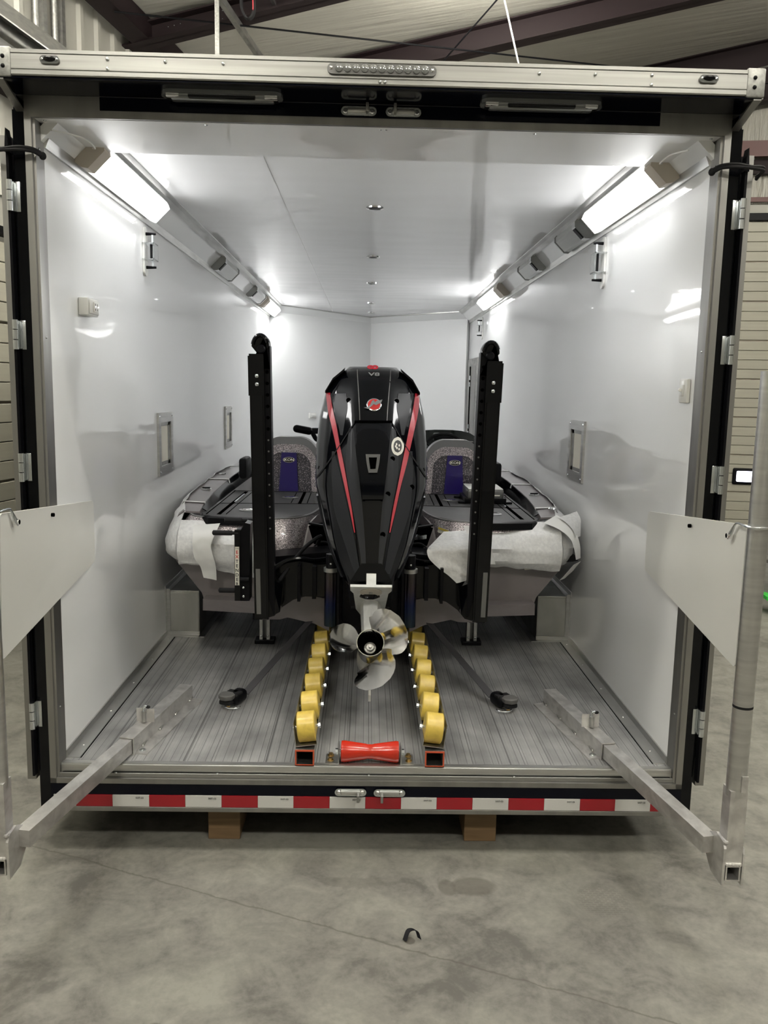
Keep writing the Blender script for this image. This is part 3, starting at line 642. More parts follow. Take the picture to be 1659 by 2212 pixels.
for x0, x1, l in ((-.755, -.339, 'left'), (.340, .764, 'right')):
    c = (x0+x1)/2; hw = (x1-x0)/2; y = -.062
    t = thing('visor_lamp', 'long oval chrome-rimmed lamp under the header, %s of the latches' % l, 'lamp', (c, y, 2.548))
    o = [(c+hw-.035+.035*math.sin(a), y+.042*math.cos(a)*-1, 2.5482) for a in [R(180*i/10) for i in range(11)]]+[(c-hw+.035-.035*math.sin(a), y-.042*math.cos(a)*-1, 2.5482) for a in [R(180*i/10) for i in range(11)]]
    MB().prism(o, (0, 0, -.012)).build('bezel', 'lens', t)
    MB().box((c, y+.012, 2.533), (hw*1.7, .040, .014), None, .006).build('lens', 'lens', t)
    MB().box((c, y-.014, 2.534), (hw*1.1, .020, .012), None, .004).build('shade', 'black', t)
    for k in (-1, 1): MB().box((c+k*(hw-.04), y+.005, 2.534), (.045, .05, .008), None, .003).build('end_clip', 'chrome', t)
def latch(x, z, s, lab):
    t = thing('door_holdback', lab, 'latch', (x, -.006, z))
    MB().prism(stadium(x, z, .0625, .0155, -.0048), (0, -.006, 0)).build('plate', 'zinc', t)
    MB().box((x, -.015, z), (.078, .012, .018), None, .004).build('body', 'alu', t)
    MB().box((x+s*.03, -.030, z+(.004 if z > 1 else -.010)), (.010, .036, .030), None, .002).build('hook_arm', 'cap', t)
    for k in (-1, 1): MB().lathe((x+k*.047, -.0108, z), (0, -.004, 0), [(0, .009), (1, .006)], 14).build('screw', 'chrome', t)
latch(-.079, 2.522, 1, 'small zinc hold-back latch above the opening, left one'); latch(.078, 2.522, -1, 'small zinc hold-back latch above the opening, right one')
latch(-.071, -.024, 1, 'small zinc hold-back latch on the black bumper panel, left one'); latch(.083, -.025, -1, 'small zinc hold-back latch on the black bumper panel, right one')
# outlet, switch, wall tubes
t = thing('outlet_box', 'white surface-mounted socket outlet box on the left trailer wall', 'outlet', (-1.22, .5, 1.875))
MB().span(-1.2195, -1.180, .40, .53, 1.835, 1.905, .004).build('box', 'plas', t)
MB().span(-1.180, -1.172, .41, .52, 1.842, 1.898, .004).build('cover_plate', 'plas', t)
sk = MB().span(-1.172, -1.166, .44, .49, 1.850, 1.890, .002).build('socket', 'plas', t)
for y in (.452, .478):
    for z in (1.860, 1.880): MB().span(-1.1665, -1.1655, y-.003, y+.003, z-.004, z+.004).build('slot', 'ink', sk, False)
t = thing('light_switch', 'white toggle switch plate on the right trailer wall near the opening', 'switch', (1.22, .165, 1.575))
MB().span(1.203, 1.2195, .125, .205, 1.528, 1.622, .006).build('plate', 'plas', t)
sw = MB().span(1.199, 1.203, .15, .18, 1.555, 1.598, .001).build('rocker_frame', 'plas', t)
MB().box((1.193, .165, 1.578), (.014, .008, .012), Matrix.Rotation(R(25), 3, 'Y'), .002).build('toggle', 'plas', sw)
def cordrack(s, y, z0, z1, lab):
    t = thing('wall_clip_rack', lab, 'wall rack', (s*1.22, y, (z0+z1)/2)); x = s*1.219; i = -s
    pts = [(x, y+.035*math.cos(R(a)), z1-.035+.035*math.sin(R(a))) for a in range(0, 181, 20)]+[(x, y+.035*math.cos(R(a)), z0+.035+.035*math.sin(R(a))) for a in range(180, 361, 20)]
    MB().prism(pts, (i*.010, 0, 0)).build('back_plate', 'plas', t)
    for z in (z1-.035, z0+.045): MB().cyl((x, y, z), (x+i*.062, y, z), .009, .006, 10).build('peg', 'satin', t)
    MB().span(x+i*.040, x+i*.050, y-.006, y+.006, z0+.05, z1-.04).build('rod', 'zinc', t, False)
    MB().span(x+i*.034, x+i*.046, y-.014, y+.014, z0+.085, z1-.09).build('black_sleeve', 'satin', t, False)
    b = MB()
    for zz in (z0+.082, z1-.087): b.span(x-i*.0, x+i*.062, y-.045, y+.045, zz-.003, zz+.003)
    b.span(x+i*.058, x+i*.062, y-.045, y+.045, z0+.08, z1-.085); b.build('clear_cover', 'clear', t, False)
cordrack(-1, 1.44, 2.125, 2.375, 'white clip rack with black pegs on the left wall under the light')
cordrack(1, 1.45, 2.115, 2.385, 'white clip rack with black pegs on the right wall near the opening')
cordrack(1, 6.18, 2.13, 2.37, 'small clip rack with black pegs on the right wall far back under the light')
t = thing('wall_socket', 'small white socket on the left nose wall behind the boat', 'outlet', (-.72, 7.62, 1.21))
MB().box((-.74, 7.60, 1.215), (.13, .04, .07), Matrix.Rotation(R(50), 3, 'Z'), .006).build('plate', 'plas', t)
MB().box((-.725, 7.58, 1.215), (.07, .03, .03), Matrix.Rotation(R(50), 3, 'Z'), .003).build('socket', 'plas', t)
t = thing('wall_socket', 'small white socket on the left wall beside the black pole', 'outlet', (-1.2, 5.6, 1.22))
MB().span(-1.2195, -1.20, 5.5, 5.66, 1.18, 1.26, .005).build('plate', 'plas', t); MB().span(-1.20, -1.195, 5.54, 5.62, 1.2, 1.24, .002).build('socket', 'plas', t)
# bungee cords round the swung-back doors
for s, l, z in ((-1, 'left', 2.350), (1, 'right', 2.356)):
    t = thing('bungee_cord', 'black bungee cord looped round the %s rear door and jamb' % l, 'cord', (s*1.27, -.03, z))
    for k, dz in ((0, 0), (1, .009)):
        sp = smoothpath([(s*1.195, .02, z-.004+dz), (s*1.215, -.025, z+.004+dz), (s*1.26, -.045, z+.004+dz), (s*1.31, -.05, z+dz*.5), (s*1.360, -.035, z-.004+dz), (s*1.366, .03, z-.008-dz)])
        MB().tube(sp, .0062, 8).build('cord_strand', 'rub', t)
    MB().ellip((s*1.196, .015, z), (.013, .012, .014), 12).build('knot', 'rub', t)

# ================================================================== BOAT
B = thing('bass_boat', 'mauve glitter bass boat with grey deck and blue-striped seats, parked stern out', 'boat', (0, 1.5, ZF))
# hull: loft of stations
ST = []   # y, [(x,z) half outline from keel to gunwale]
def station(y, beam, zk, zc, zg, kb=.0): return (y, [(0, zk), (.30*beam/1.12, lerp(zk, zc, .34)), (.83*beam, zc), (.845*beam, zc+.055), (.99*beam, zg-.05), (1.0*beam, zg+.03), (.975*beam, zg+.07)])
sts = [station(1.5, 1.125, .215, .345, .66), station(2.2, 1.15, .20, .34, .69), station(3.2, 1.15, .19, .35, .73), station(4.4, 1.09, .19, .39, .77), station(5.4, .88, .22, .46, .82), station(6.3, .50, .34, .58, .87), station(6.9, .10, .6, .72, .9)]
rows = []
for y, h in sts: rows.append([(-x, y, z) for x, z in h[::-1]]+[(x, y, z) for x, z in h[1:]])
mb = MB(); vs = [p for r in rows for p in r]; nc = len(rows[0]); fs = []
for i in range(len(rows)-1):
    for j in range(nc-1): a = i*nc+j; fs.append((a, a+1, a+nc+1, a+nc))
mb.faces(vs, fs); mb.build('hull', 'hull', B, True)
h = sts[0][1]; tr = [(-x, z) for x, z in h[::-1]]+[(x, z) for x, z in h[1:]]
MB().prism([(x, 1.5, z) for x, z in tr[1:-1]], (0, .02, 0)).build('transom', 'hull', B, False)
for s in (-1, 1):
    # flat lower extension behind the transom on each side
    MB().prism([(s*.925, 1.40, .388), (s*.93, 1.42, .318), (s*.62, 1.42, .305), (s*.60, 1.42, .270), (s*.50, 1.42, .272), (s*.44, 1.42, .29), (s*.30, 1.42, .29), (s*.30, 1.40, .36)], (0, .12, 0)).build('hull_extension', 'hull', B, False)
    # bottom pad seen under the bracket
    a = [(s*.52, 1.3, .335), (s*.46, 1.3, .395), (s*.38, 1.3, .45), (s*.30, 1.3, .44), (s*.22, 1.3, .42), (s*.22, 1.3, .245), (s*.30, 1.3, .285)]
    MB().prism(a, (0, .18, 0)).build('bottom_pad', 'hull', B, False)
    # glitter cap: swept faces from the deck edge down to the rub line
    top = [(1.02, 2.0, .87), (1.03, 1.62, .845), (.95, 1.50, .832), (.70, 1.46, .832), (.50, 1.47, .835), (.40, 1.53, .836), (.34, 1.66, .840), (.30, 1.85, .85), (.28, 2.05, .855)]
    bot = [(1.13, 2.0, .72), (1.13, 1.56, .70), (1.06, 1.46, .64), (.72, 1.42, .61), (.50, 1.41, .605), (.41, 1.45, .60), (.36, 1.55, .59), (.33, 1.70, .60), (.32, 1.80, .62)]
    rws = []
    tp = smoothpath(top, 5); bt = smoothpath(bot, 5)
    for a, b in zip(tp, bt):
        r = []
        for k in range(7):
            q = k/6; p = a.lerp(b, q); bul = math.sin(q*math.pi)*.022; p.y -= bul if p.y < 1.9 else 0
            r.append(Vector((s*p.x, p.y, p.z)))
        rws.append(r)
    MB().sheet(rws, (0, .012, -.004)).build('glitter_cap', 'glit', B, True, 'glitter gelcoat stern cap')
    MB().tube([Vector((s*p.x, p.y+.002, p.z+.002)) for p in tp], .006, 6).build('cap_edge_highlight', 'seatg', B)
    # well side panel with flat gelcoat
    MB().prism([(s*.345, 1.53, .80), (s*.295, 1.9, .83), (s*.27, 1.9, .60), (s*.27, 1.48, .60), (s*.385, 1.46, .60)], (s*.01, 0, 0)).build('well_side', 'hull', B, False)
    # gunwale
    gl = [(1.45, 1.125, .72, 1.04, .845, .96, .845), (1.75, 1.14, .79, 1.10, .878, .985, .872), (2.1, 1.15, .82, 1.115, .905, .985, .905), (2.8, 1.155, .85, 1.12, .93, .985, .93), (3.6, 1.15, .85, 1.11, .935, .985, .935), (4.6, 1.09, .86, 1.05, .93, .90, .93), (5.6, .86, .9, .82, .95, .68, .95), (6.6, .30, .93, .26, .97, .12, .97)]
    def gi(y): ys = [g[0] for g in gl]; return [interp(y, ys, [g[k] for g in gl]) for k in range(1, 7)]
    rws = []
    for i in range(30):
        y = 1.56+5.0*i/29; ox, oz, tx, tz, ix, iz = gi(y)
        rws.append([(s*ox, y, oz), (s*lerp(ox, tx, .6), y, lerp(oz, tz, .8)), (s*tx, y, tz), (s*ix, y, iz), (s*(ix-.004), y, iz-.012)])
    MB().sheet(rws, (0, 0, -.01)).build('gunwale_cap', 'hull', B, True)
    rws = []
    for i in range(14):
        y = 1.66+2.6*i/13; ox, oz, tx, tz, ix, iz = gi(y); rws.append([(s*(ix-.003), y, iz-.004), (s*(ix-.03), y, min(iz-.01, .845))])
    MB().sheet(rws, (s*.01, 0, 0)).build('gunwale_inner', 'black', B, True)
    ox, oz, tx, tz, ix, iz = gi(2.18)
    MB().lathe((s*1.05, 2.18, .908), (0, 0, .006), [(0, .035), (1, .030)], 20).build('cleat', 'chrome', B)
    MB().box((s*1.05, 2.18, .917), (.05, .02, .008), None, .003).build('cleat_bar', 'satin', B)
for x in (-1.075, 1.075): MB().lathe((x, 1.72 if x > 0 else 2.9, .884 if x > 0 else .932), (0, 0, .006), [(0, .03), (1, .026)], 18).build('fuel_cap', 'chrome', B)
# splash well floor + dark back
MB().span(-.30, .30, 1.42, 2.0, .56, .60).build('splash_well', 'black', B, False)
MB().span(-.29, .29, 1.92, 1.96, .58, .84).build('well_bulkhead', 'satin', B, False)
for s in (-1, 1):
    MB().prism([(s*.35, 1.50, .79), (s*.20, 1.50, .81), (s*.20, 1.50, .66), (s*.31, 1.50, .66)], (0, .08, 0)).build('well_opening', 'dark', B, False)
    MB().box((s*.27, 1.49, .798), (.16, .03, .010), Matrix.Rotation(R(-9*s), 3, 'Y'), .002).build('well_lip', 'satin', B, False)
    MB().cyl((s*.19, 1.44, .664), (s*.335, 1.44, .664), .012, n=10).build('well_grab_bar', 'zinc', B)
    sp = smoothpath([(s*.20, 1.45, .70), (s*.27, 1.44, .715), (s*.31, 1.44, .69), (s*.30, 1.44, .675)]); MB().tube(sp, .006, 6).build('control_cable', 'rub', B)
    MB().tube(smoothpath([(s*.60, 1.40, .595), (s*.42, 1.38, .597), (s*.33, 1.40, .605), (s*.20, 1.42, .618)]), .008, 6).build('rub_line', 'seatg', B)
sp = [Vector((.24+.07*i/40, 1.47+.012*math.sin(i*1.6), .745+.012*math.cos(i*1.6))) for i in range(41)]
MB().tube(sp, .0045, 5).build('coiled_cable', 'zinc', B)
# deck
dk = [(-.965, 1.60), (-.93, 1.49), (-.66, 1.455), (-.48, 1.475), (-.37, 1.60), (-.30, 1.85), (-.27, 2.05), (.27, 2.05), (.30, 1.85), (.37, 1.60), (.48, 1.475), (.66, 1.455), (.93, 1.49), (.965, 1.60), (.955, 2.68), (-.955, 2.68)]
D = MB().prism([(x, y, .832) for x, y in dk], (0, 0, .010)).build('rear_deck', 'deck', B, False, 'grey rubber rear deck')
def dl(pts, w=.004, m='dark', nm='hatch_gap', z=.8425):
    mb = MB()
    for (a, b) in zip(pts, pts[1:]):
        a = Vector((*a, z)); b = Vector((*b, z)); d = (b-a).normalized(); n = Vector((-d.y, d.x, 0))*w
        mb.prism([a-n, b-n, b+n, a+n], (0, 0, .0015))
    return mb.build(nm, m, D, False)
for s in (-1, 1):
    dl([(s*.28, 2.05), (s*.93, 2.0)], .004); dl([(s*.445, 2.05), (s*.455, 2.62)], .010); dl([(s*.86, 1.55), (s*.855, 2.6)], .011)
    dl([(s*.50, 2.07), (s*.51, 2.60)], .002); dl([(s*.40, 2.07), (s*.41, 2.60)], .002); dl([(s*.82, 1.56), (s*.815, 2.55)], .002)
    dl([(s*.93, 1.55), (s*.94, 2.66)], .003); dl([(s*.2, 2.64), (s*.95, 2.64)], .005)
    MB().span(s*.842, s*.853, 2.05, 2.45, .842, .848).build('hatch_hinge', 'zinc', D, False)
    for x, y in ((.72, 1.74), (.53, 2.33)):
        mb = MB(); mb.prism([(s*x+.055*math.cos(a), y+.055*math.sin(a), .842) for a in [R(15*i) for i in range(24)]], (0, 0, .003)); lt = mb.build('hatch_latch', 'amp', D, False)
        MB().box((s*x, y, .847), (.07, .045, .004), Matrix.Rotation(R(20), 3, 'Z'), .001).build('latch_lever', 'chrome', lt)
    # black folded lip along the rear deck edge
    MB().sheet([[(s*x, y, .842), (s*x, y-.022, .836), (s*x, y-.026, .800)] for x, y in ((.955, 1.53), (.90, 1.475), (.74, 1.446), (.60, 1.445))], (0, .012, 0)).build('deck_lip', 'satin', B, True)
# seats
def seat(cx, y, lab):
    def arch(hw, zt, z0, r, dy, n=10):
        pts = [(cx-hw*1.05, y+dy, z0)]
        pts += [(cx-hw+r-r*math.cos(a), y+dy, zt-r+r*math.sin(a)*1.0) for a in [R(90*i/n) for i in range(n+1)]]
        pts += [(cx+hw-r+r*math.sin(a), y+dy, zt-r+r*math.cos(a)) for a in [R(90*i/n) for i in range(n+1)]]
        pts += [(cx+hw*1.05, y+dy, z0)]; 
        for i, p in enumerate(pts):
            k = max(0, 1-abs(p[0]-cx)/hw); pts[i] = (p[0], p[1]+(-.02*k), p[2]+ .028*k*(1 if p[2] > z0+.01 else 0))
        return pts
    s = MB().prism(arch(.205, 1.200, .80, .13, .035), (0, .12, 0)).build('seat_back', 'seatg', B, True, lab)
    bm = MB().prism(arch(.190, 1.152, .80, .12, 0), (0, .05, 0)); bm.build('glitter_shell', 'glit', s, True)
    MB().prism(arch(.150, 1.095, .80, .08, -.012), (0, .03, 0)).build('inset_panel', 'glitd', s, True)
    MB().prism([(cx-.052, y-.036, 1.112), (cx+.052, y-.036, 1.112), (cx+.068, y-.036, .80), (cx-.072, y-.036, .80)], (0, .02, 0)).build('blue_stripe', 'blue', s, False)
    MB().prism([(cx+.042*math.cos(a), y-.040, 1.062+.019*math.sin(a)) for a in [R(15*i) for i in range(24)]], (0, .004, 0)).build('badge_rim', 'chrome', s)
    MB().prism([(cx+.038*math.cos(a), y-.042, 1.062+.016*math.sin(a)) for a in [R(15*i) for i in range(24)]], (0, .003, 0)).build('badge', 'black', s)
    text('iKON', .025, (cx, y-.0435, 1.062), 'inkc', s, 'badge_lettering', sx=1.15, bold=.0006)
seat(-.572, 2.72, 'left boat seat back'); seat(.587, 2.72, 'right boat seat back')
MB().box((.0, 3.05, .86), (1.7, .5, .1), None, .03).build('step', 'deck', B)
MB().span(-.8, .8, 3.9, 5.6, .84, .90).build('front_deck', 'deck', B, False)
c = MB().box((.58, 3.55, .98), (.62, .35, .30), None, .06).build('console', 'satin', B)
rows = []
for i in range(9):
    a = -1+2*i/8; x = .585+.30*a; rows.append([(x, 3.42+.10*a*a, 1.0), (x*.98+.012, 3.60+.10*a*a, 1.250-.05*a**4-.018*a*a)])
MB().sheet(rows, (0, .006, 0)).build('windshield', 'tint', c)
MB().box((.57, 3.45, 1.20), (.16, .12, .06), None, .015).build('gauge_pod', 'rub', c)
MB().box((.74, 3.42, 1.13), (.14, .08, .08), None, .01).build('switch_panel', 'rub', c)
sw_ = MB(); wc_ = Vector((.565, 3.22, 1.085)); ux = Vector((1, 0, 0)); uz = Vector((0, .45, .89))
sw_.tube([wc_+ux*.165*math.cos(R(a))+uz*.165*math.sin(R(a)) for a in range(0, 361, 12)], .013, 8, False); 
for a in (30, 150, 270): sw_.tube([wc_, wc_+ux*.16*math.cos(R(a))+uz*.16*math.sin(R(a))], .010, 6)
sw_.build('steering_wheel', 'rub', B)
for x0 in (-1, 1):
    m_ = MB(); m_.box((x0*.93, 3.05, .97), (.06, .24, .15), None, .02); m_.build('armrest', 'rub', B)
MB().prism([(.877, 1.494, .562), (.985, 1.494, .576), (.990, 1.494, .592), (.978, 1.494, .600), (.882, 1.494, .592), (.872, 1.494, .575)], (0, -.006, 0)).build('reflector', 'cream', B, False, 'pale trapezoid reflector')
st = MB().prism([(.372, 1.462, .776), (.428, 1.455, .756), (.434, 1.455, .787), (.376, 1.462, .806)], (0, .006, 0)).build('warning_sticker', 'inkc', B, False, 'warning sticker with yellow heading')
MB().prism([(.3755, 1.460, .795), (.4325, 1.453, .777), (.434, 1.453, .787), (.376, 1.460, .806)], (0, .004, 0)).build('sticker_heading', 'inky', st, False)
for s in (-1, 1):   # tape on the gunwales
    for y, hh in ((1.78, .085), (2.62, .05), (3.5, .05)):
        ox, oz, tx, tz, ix, iz = gi(y)
        MB().sheet([[(s*(ox+.003), yy, oz+.01), (s*(tx+.002), yy, tz+.003), (s*(ix-.004), yy, iz+.003), (s*(ix-.012), yy, iz-hh*.5)] for yy in (y-.02, y+.015)], (0, 0, .0015)).build('tape_strip', 'tape', B, False)
# foot-control / bow motor head over the bow
t = thing('trolling_motor', 'black trolling motor head stowed above the bow, left of the outboard', 'trolling motor', (-.55, 4.2, .9))
MB().box((-.585, 4.1, 1.203), (.17, .09, .065), Matrix.Rotation(R(10), 3, 'Y'), .03, 4).build('motor_head', 'satin', t)
MB().box((-.47, 4.13, 1.195), (.10, .07, .05), None, .015).build('mount_arm', 'rub', t)
MB().tube(smoothpath([(-.50, 4.12, 1.17), (-.47, 4.14, 1.12), (-.42, 4.14, 1.10), (-.40, 4.15, .9)]), .02, 8).build('shaft', 'rub', t)
# amplifier-like box on deck
t = thing('battery_charger_box', 'grey box with white lid on a black bracket on the rear deck, right', 'box', (.70, 2.35, .842))
MB().box((.74, 2.33, .863), (.27, .30, .035), None, .006).build('bracket_base', 'satin', t)
for x in (-.15, .15):
    for y in (-.12, .14): MB().box((.74+x, 2.33+y, .850), (.05, .04, .012), None, .003).build('mounting_foot', 'satin', t)
MB().box((.74, 2.33, .905), (.235, .30, .060), None, .012).build('case', 'amp', t)
MB().box((.74, 2.335, .937), (.225, .29, .006), None, .002).build('white_lid', 'tape', t)
MB().span(.78, .83, 2.177, 2.180, .895, .903).build('case_label', 'inkc', t, False)

# foam wraps --------------------------------------------------------------
def foam(s, x_end, seed, y_far, lab, hem):
    t = thing('foam_wrap', lab, 'foam wrap', (s*1.1, 1.6, .7))
    # path of corner: along the side to the stern corner, then inboard; each with top and bottom (x,z)
    path = []; n1 = 26; n2 = 34
    for i in range(n1): path.append(('s', lerp(y_far, 1.62, i/(n1-1))))
    for i in range(7): path.append(('c', (i+1)/8))
    for i in range(n2): path.append(('t', lerp(1.06, x_end, i/(n2-1))))
    rows = []
    for idx, (k, v) in enumerate(path):
        r = []
        for j in range(15):
            q = j/14
            # section profile: out distance and z
            if k == 's': y = v; ox, oz, tx, tz, ix, iz = gi(max(1.56, y)); X = [tx-.02, tx+.03, ox+.018, ox+.012, ox-.02]; Z = [tz+.012, tz-.03, oz-.03, .64, .60]; base = lambda xx: Vector((xx, y, 0))
            elif k == 'c': a = R(90*v); X = [1.04, 1.10, 1.155, 1.150, 1.10]; Z = [.85, .80, .70, .63, .58]; base = lambda xx: Vector((1.05+(xx-1.05)*math.cos(a)+.0, 1.56-(xx-1.04)*math.sin(a)*1.15, 0))
            else:
                x = v; fd = (1.06-v)/(1.06-x_end)
                X = [1.02, 1.08, 1.14, 1.14, 1.10]; Z = [(.838 if s > 0 and fd > .12 else .815), (.79 if s > 0 else .77), .70, lerp(.63, hem[0], fd), lerp(.575, hem[1], fd)]
                base = lambda xx, x=x: Vector((x, 1.50-(xx-1.02)*.9, 0))
            kk = q*4; i0 = min(3, int(kk)); f_ = kk-i0
            xx = lerp(X[i0], X[i0+1], f_); zz = lerp(Z[i0], Z[i0+1], f_)
            p = base(xx); p.z = zz; p.x *= s
            wv = noise.noise(Vector((p.x*4+seed, p.y*4, p.z*26)))*.013+noise.noise(Vector((p.x*13, p.y*13+seed, p.z*30)))*.006+noise.noise(Vector((p.x*7+seed, p.y*7, 0)))*.008
            nrm = Vector((s, 0, .2)) if k == 's' else Vector((s*.6, -.8, .1)) if k == 'c' else Vector((0, -1, .1))
            p += nrm*(wv+.010); 
            if j == 14: p.z += noise.noise(Vector((p.x*9+seed, p.y*9, 3)))*.03
            if p.x*s > 1.205: p.x = s*1.205
            r.append(p)
        rows.append(r)
    MB().sheet(rows, (-s*.001, .002, -.001)).build('foam_sheet', 'foam', t)
    return t
tl = foam(-1, .62, 3.1, 3.4, 'white foam sheet taped round the left stern corner of the boat', (.60, .555))
tr_ = foam(1, .52, 9.4, 3.4, 'white foam sheet draped round the right stern corner of the boat', (.615, .600))
def crinkled(t, ps, m, nm, n=10, amp=.006, thick=(0, .002, 0)):   # ps: list of (left, right) pairs down the strip
    rows = []
    L_ = smoothpath([p[0] for p in ps], 5); R_ = smoothpath([p[1] for p in ps], 5)
    for a, b in zip(L_, R_):
        r = []
        for j in range(n+1):
            p = a.lerp(b, j/n); p.y += noise.noise(Vector((p.x*30, p.z*30, 1.3)))*amp; r.append(p)
        rows.append(r)
    return MB().sheet(rows, thick).build(nm, m, t)
crinkled(tl, [((-.975, 1.42, .80), (-.83, 1.42, .812)), ((-.965, 1.345, .765), (-.84, 1.345, .775)), ((-.965, 1.33, .70), (-.865, 1.33, .705)), ((-.955, 1.34, .63), (-.855, 1.34, .64)), ((-.93, 1.36, .58), (-.845, 1.36, .585)), ((-.915, 1.38, .515), (-.845, 1.38, .50))], 'tape', 'tape_strip')
crinkled(tl, [((-.90, 1.39, .59), (-.60, 1.36, .62)), ((-.86, 1.42, .56), (-.60, 1.40, .53)), ((-.85, 1.43, .545), (-.60, 1.42, .50))], 'foam', 'loose_flap', 12, .012)
crinkled(tr_, [((.395, 1.34, .80), (.60, 1.36, .81)), ((.335, 1.22, .765), (.56, 1.24, .79)), ((.292, 1.115, .745), (.52, 1.12, .76)), ((.300, 1.10, .70), (.52, 1.105, .71)), ((.345, 1.095, .655), (.52, 1.10, .655)), ((.405, 1.09, .61), (.52, 1.09, .615)), ((.445, 1.085, .575), (.52, 1.085, .592))], 'foam', 'loose_flap', 14, .012)
crinkled(tr_, [((.50, 1.33, .835), (.62, 1.34, .84)), ((.535, 1.31, .77), (.63, 1.32, .77)), ((.565, 1.30, .70), (.66, 1.31, .70)), ((.60, 1.30, .63), (.68, 1.31, .63))], 'tape', 'tape_strip')
crinkled(tr_, [((.96, 1.44, .842), (1.06, 1.56, .872)), ((1.04, 1.405, .812), (1.115, 1.49, .835)), ((1.10, 1.395, .765), (1.155, 1.46, .775)), ((1.125, 1.39, .71), (1.175, 1.45, .71)), ((1.14, 1.39, .645), (1.180, 1.45, .645))], 'tape', 'tape_strip', amp=.003)
crinkled(tr_, [((1.06, 1.50, .865), (1.19, 1.62, .885)), ((1.10, 1.46, .835), (1.197, 1.56, .85)), ((1.13, 1.44, .80), (1.190, 1.52, .80)), ((1.14, 1.43, .76), (1.185, 1.50, .76))], 'foam', 'corner_peak', amp=.006)
crinkled(tr_, [((1.13, 1.40, .615), (1.18, 1.44, .63)), ((1.10, 1.42, .565), (1.145, 1.45, .575)), ((1.065, 1.44, .515), (1.10, 1.46, .525))], 'tape', 'tape_tail')
MB().prism([(1.155, 1.46, .655), (1.17, 1.46, .625), (.93, 1.47, .592), (.80, 1.47, .578), (.80, 1.47, .60)], (0, .05, 0)).build('rub_rail', 'rub', B, False, 'black rub rail end')
# ================================================================== OUTBOARD
O_ = thing('outboard_motor', 'big black outboard motor with red side stripes and polished propeller, tilted up', 'outboard motor', (0, 1.0, .5))
CX = -.005
RW = [(.600, .06, .62), (.626, .095, .61), (.671, .126, .628), (.747, .171, .674), (.826, .208, .723), (.91, .236, .775), (.973, .255, .814), (1.039, .276, .855), (1.083, .285, .882), (1.152, .289, .925), (1.267, .290, .996), (1.409, .279, 1.084), (1.543, .250, 1.17), (1.60, .215, 1.215), (1.632, .178, 1.255), (1.66, .145, 1.32), (1.677, .13, 1.40)]
ZS = [r[0] for r in RW]; PF = [(0, 0), (.25, 0.0), (.36, .012), (.8, .09), (.97, .2), (1, .26)]
def cw(z): return interp(z, ZS, [r[1] for r in RW])
def cy(z): return interp(z, ZS, [r[2] for r in RW])
def surf(x, z):
    w_ = cw(z); s = max(.45, w_/.28); f_ = min(1, abs(x-CX)/w_)
    return cy(z)+interp(f_, [p[0] for p in PF], [p[1] for p in PF])*s
rings = []
zz = []
for a, b in zip(ZS, ZS[1:]):
    n = max(1, round((b-a)/.03)); zz += [lerp(a, b, i/n) for i in range(n)]
zz.append(ZS[-1])
PB_ = [(1, .30), (.985, .42), (.9, .54), (.6, .62), (0, .66)]
for z in zz:
    w_ = cw(z); yb = cy(z); s = max(.45, w_/.28); fw = []
    for k in range(27): f_ = k/26; fw.append((f_, interp(f_, [p[0] for p in PF], [p[1] for p in PF])))
    half = fw+PB_
    yf = lambda d: yb+d*s if z < 1.6 else yb+d*s*interp(z, [1.6, 1.677], [1, .8])
    rings.append([Vector((CX+f_*w_, yf(d), z)) for f_, d in half]+[Vector((CX-f_*w_, yf(d), z)) for f_, d in half[-2:0:-1]])
mb = MB(); nc = len(rings[0]); fs = []
for i in range(len(rings)-1):
    for j in range(nc): fs.append((i*nc+j, i*nc+(j+1) % nc, (i+1)*nc+(j+1) % nc, (i+1)*nc+j))
fs.append(tuple(range(nc))[::-1]); fs.append(tuple((len(rings)-1)*nc+j for j in range(nc)))
mb.faces([p for r in rings for p in r], fs); CW = mb.build('cowl', 'cowl', O_)
try: CW.data.set_sharp_from_angle(angle=R(50))
except Exception: pass
def decal(name, rws, m, off, parent=None, lab=None, sub=6, nx=8):
    pts = []
    P_ = smoothpath([(a, 0, b) for a, b, c, d in rws], sub) if len(rws) > 2 else [Vector((a, 0, b)) for a, b, c, d in rws]
    Q_ = smoothpath([(c, 0, d) for a, b, c, d in rws], sub) if len(rws) > 2 else [Vector((c, 0, d)) for a, b, c, d in rws]
    for p, q in zip(P_, Q_):
        r = []
        for k in range(nx+1):
            x = lerp(p.x, q.x, k/nx); z = min(1.677, lerp(p.z, q.z, k/nx)); r.append(Vector((x, surf(x, z)-off, z)))
        pts.append(r)
    return MB().sheet(pts, (0, off+.006, 0)).build(name, m, parent or O_, True, lab)
RED_L = [(-0.254, 1.536, -0.228, 1.536), (-0.236, 1.449, -0.208, 1.45), (-0.212, 1.37, -0.186, 1.371), (-0.187, 1.281, -0.166, 1.282), (-0.165, 1.194, -0.144, 1.195), (-0.136, 1.089, -0.12, 1.09), (-0.108, 0.986, -0.097, 0.987), (-0.083, 0.886, -0.079, 0.887)]
RED_R = [(0.219, 1.541, 0.247, 1.541), (0.203, 1.458, 0.236, 1.457), (0.185, 1.378, 0.215, 1.377), (0.166, 1.288, 0.192, 1.287), (0.146, 1.2, 0.17, 1.199), (0.123, 1.093, 0.139, 1.093), (0.1, 0.99, 0.114, 0.989), (0.083, 0.888, 0.088, 0.888)]
PA_L = [(-0.225, 1.532, -0.141, 1.534), (-0.204, 1.462, -0.134, 1.464), (-0.182, 1.394, -0.144, 1.395), (-0.165, 1.327, -0.153, 1.327)]
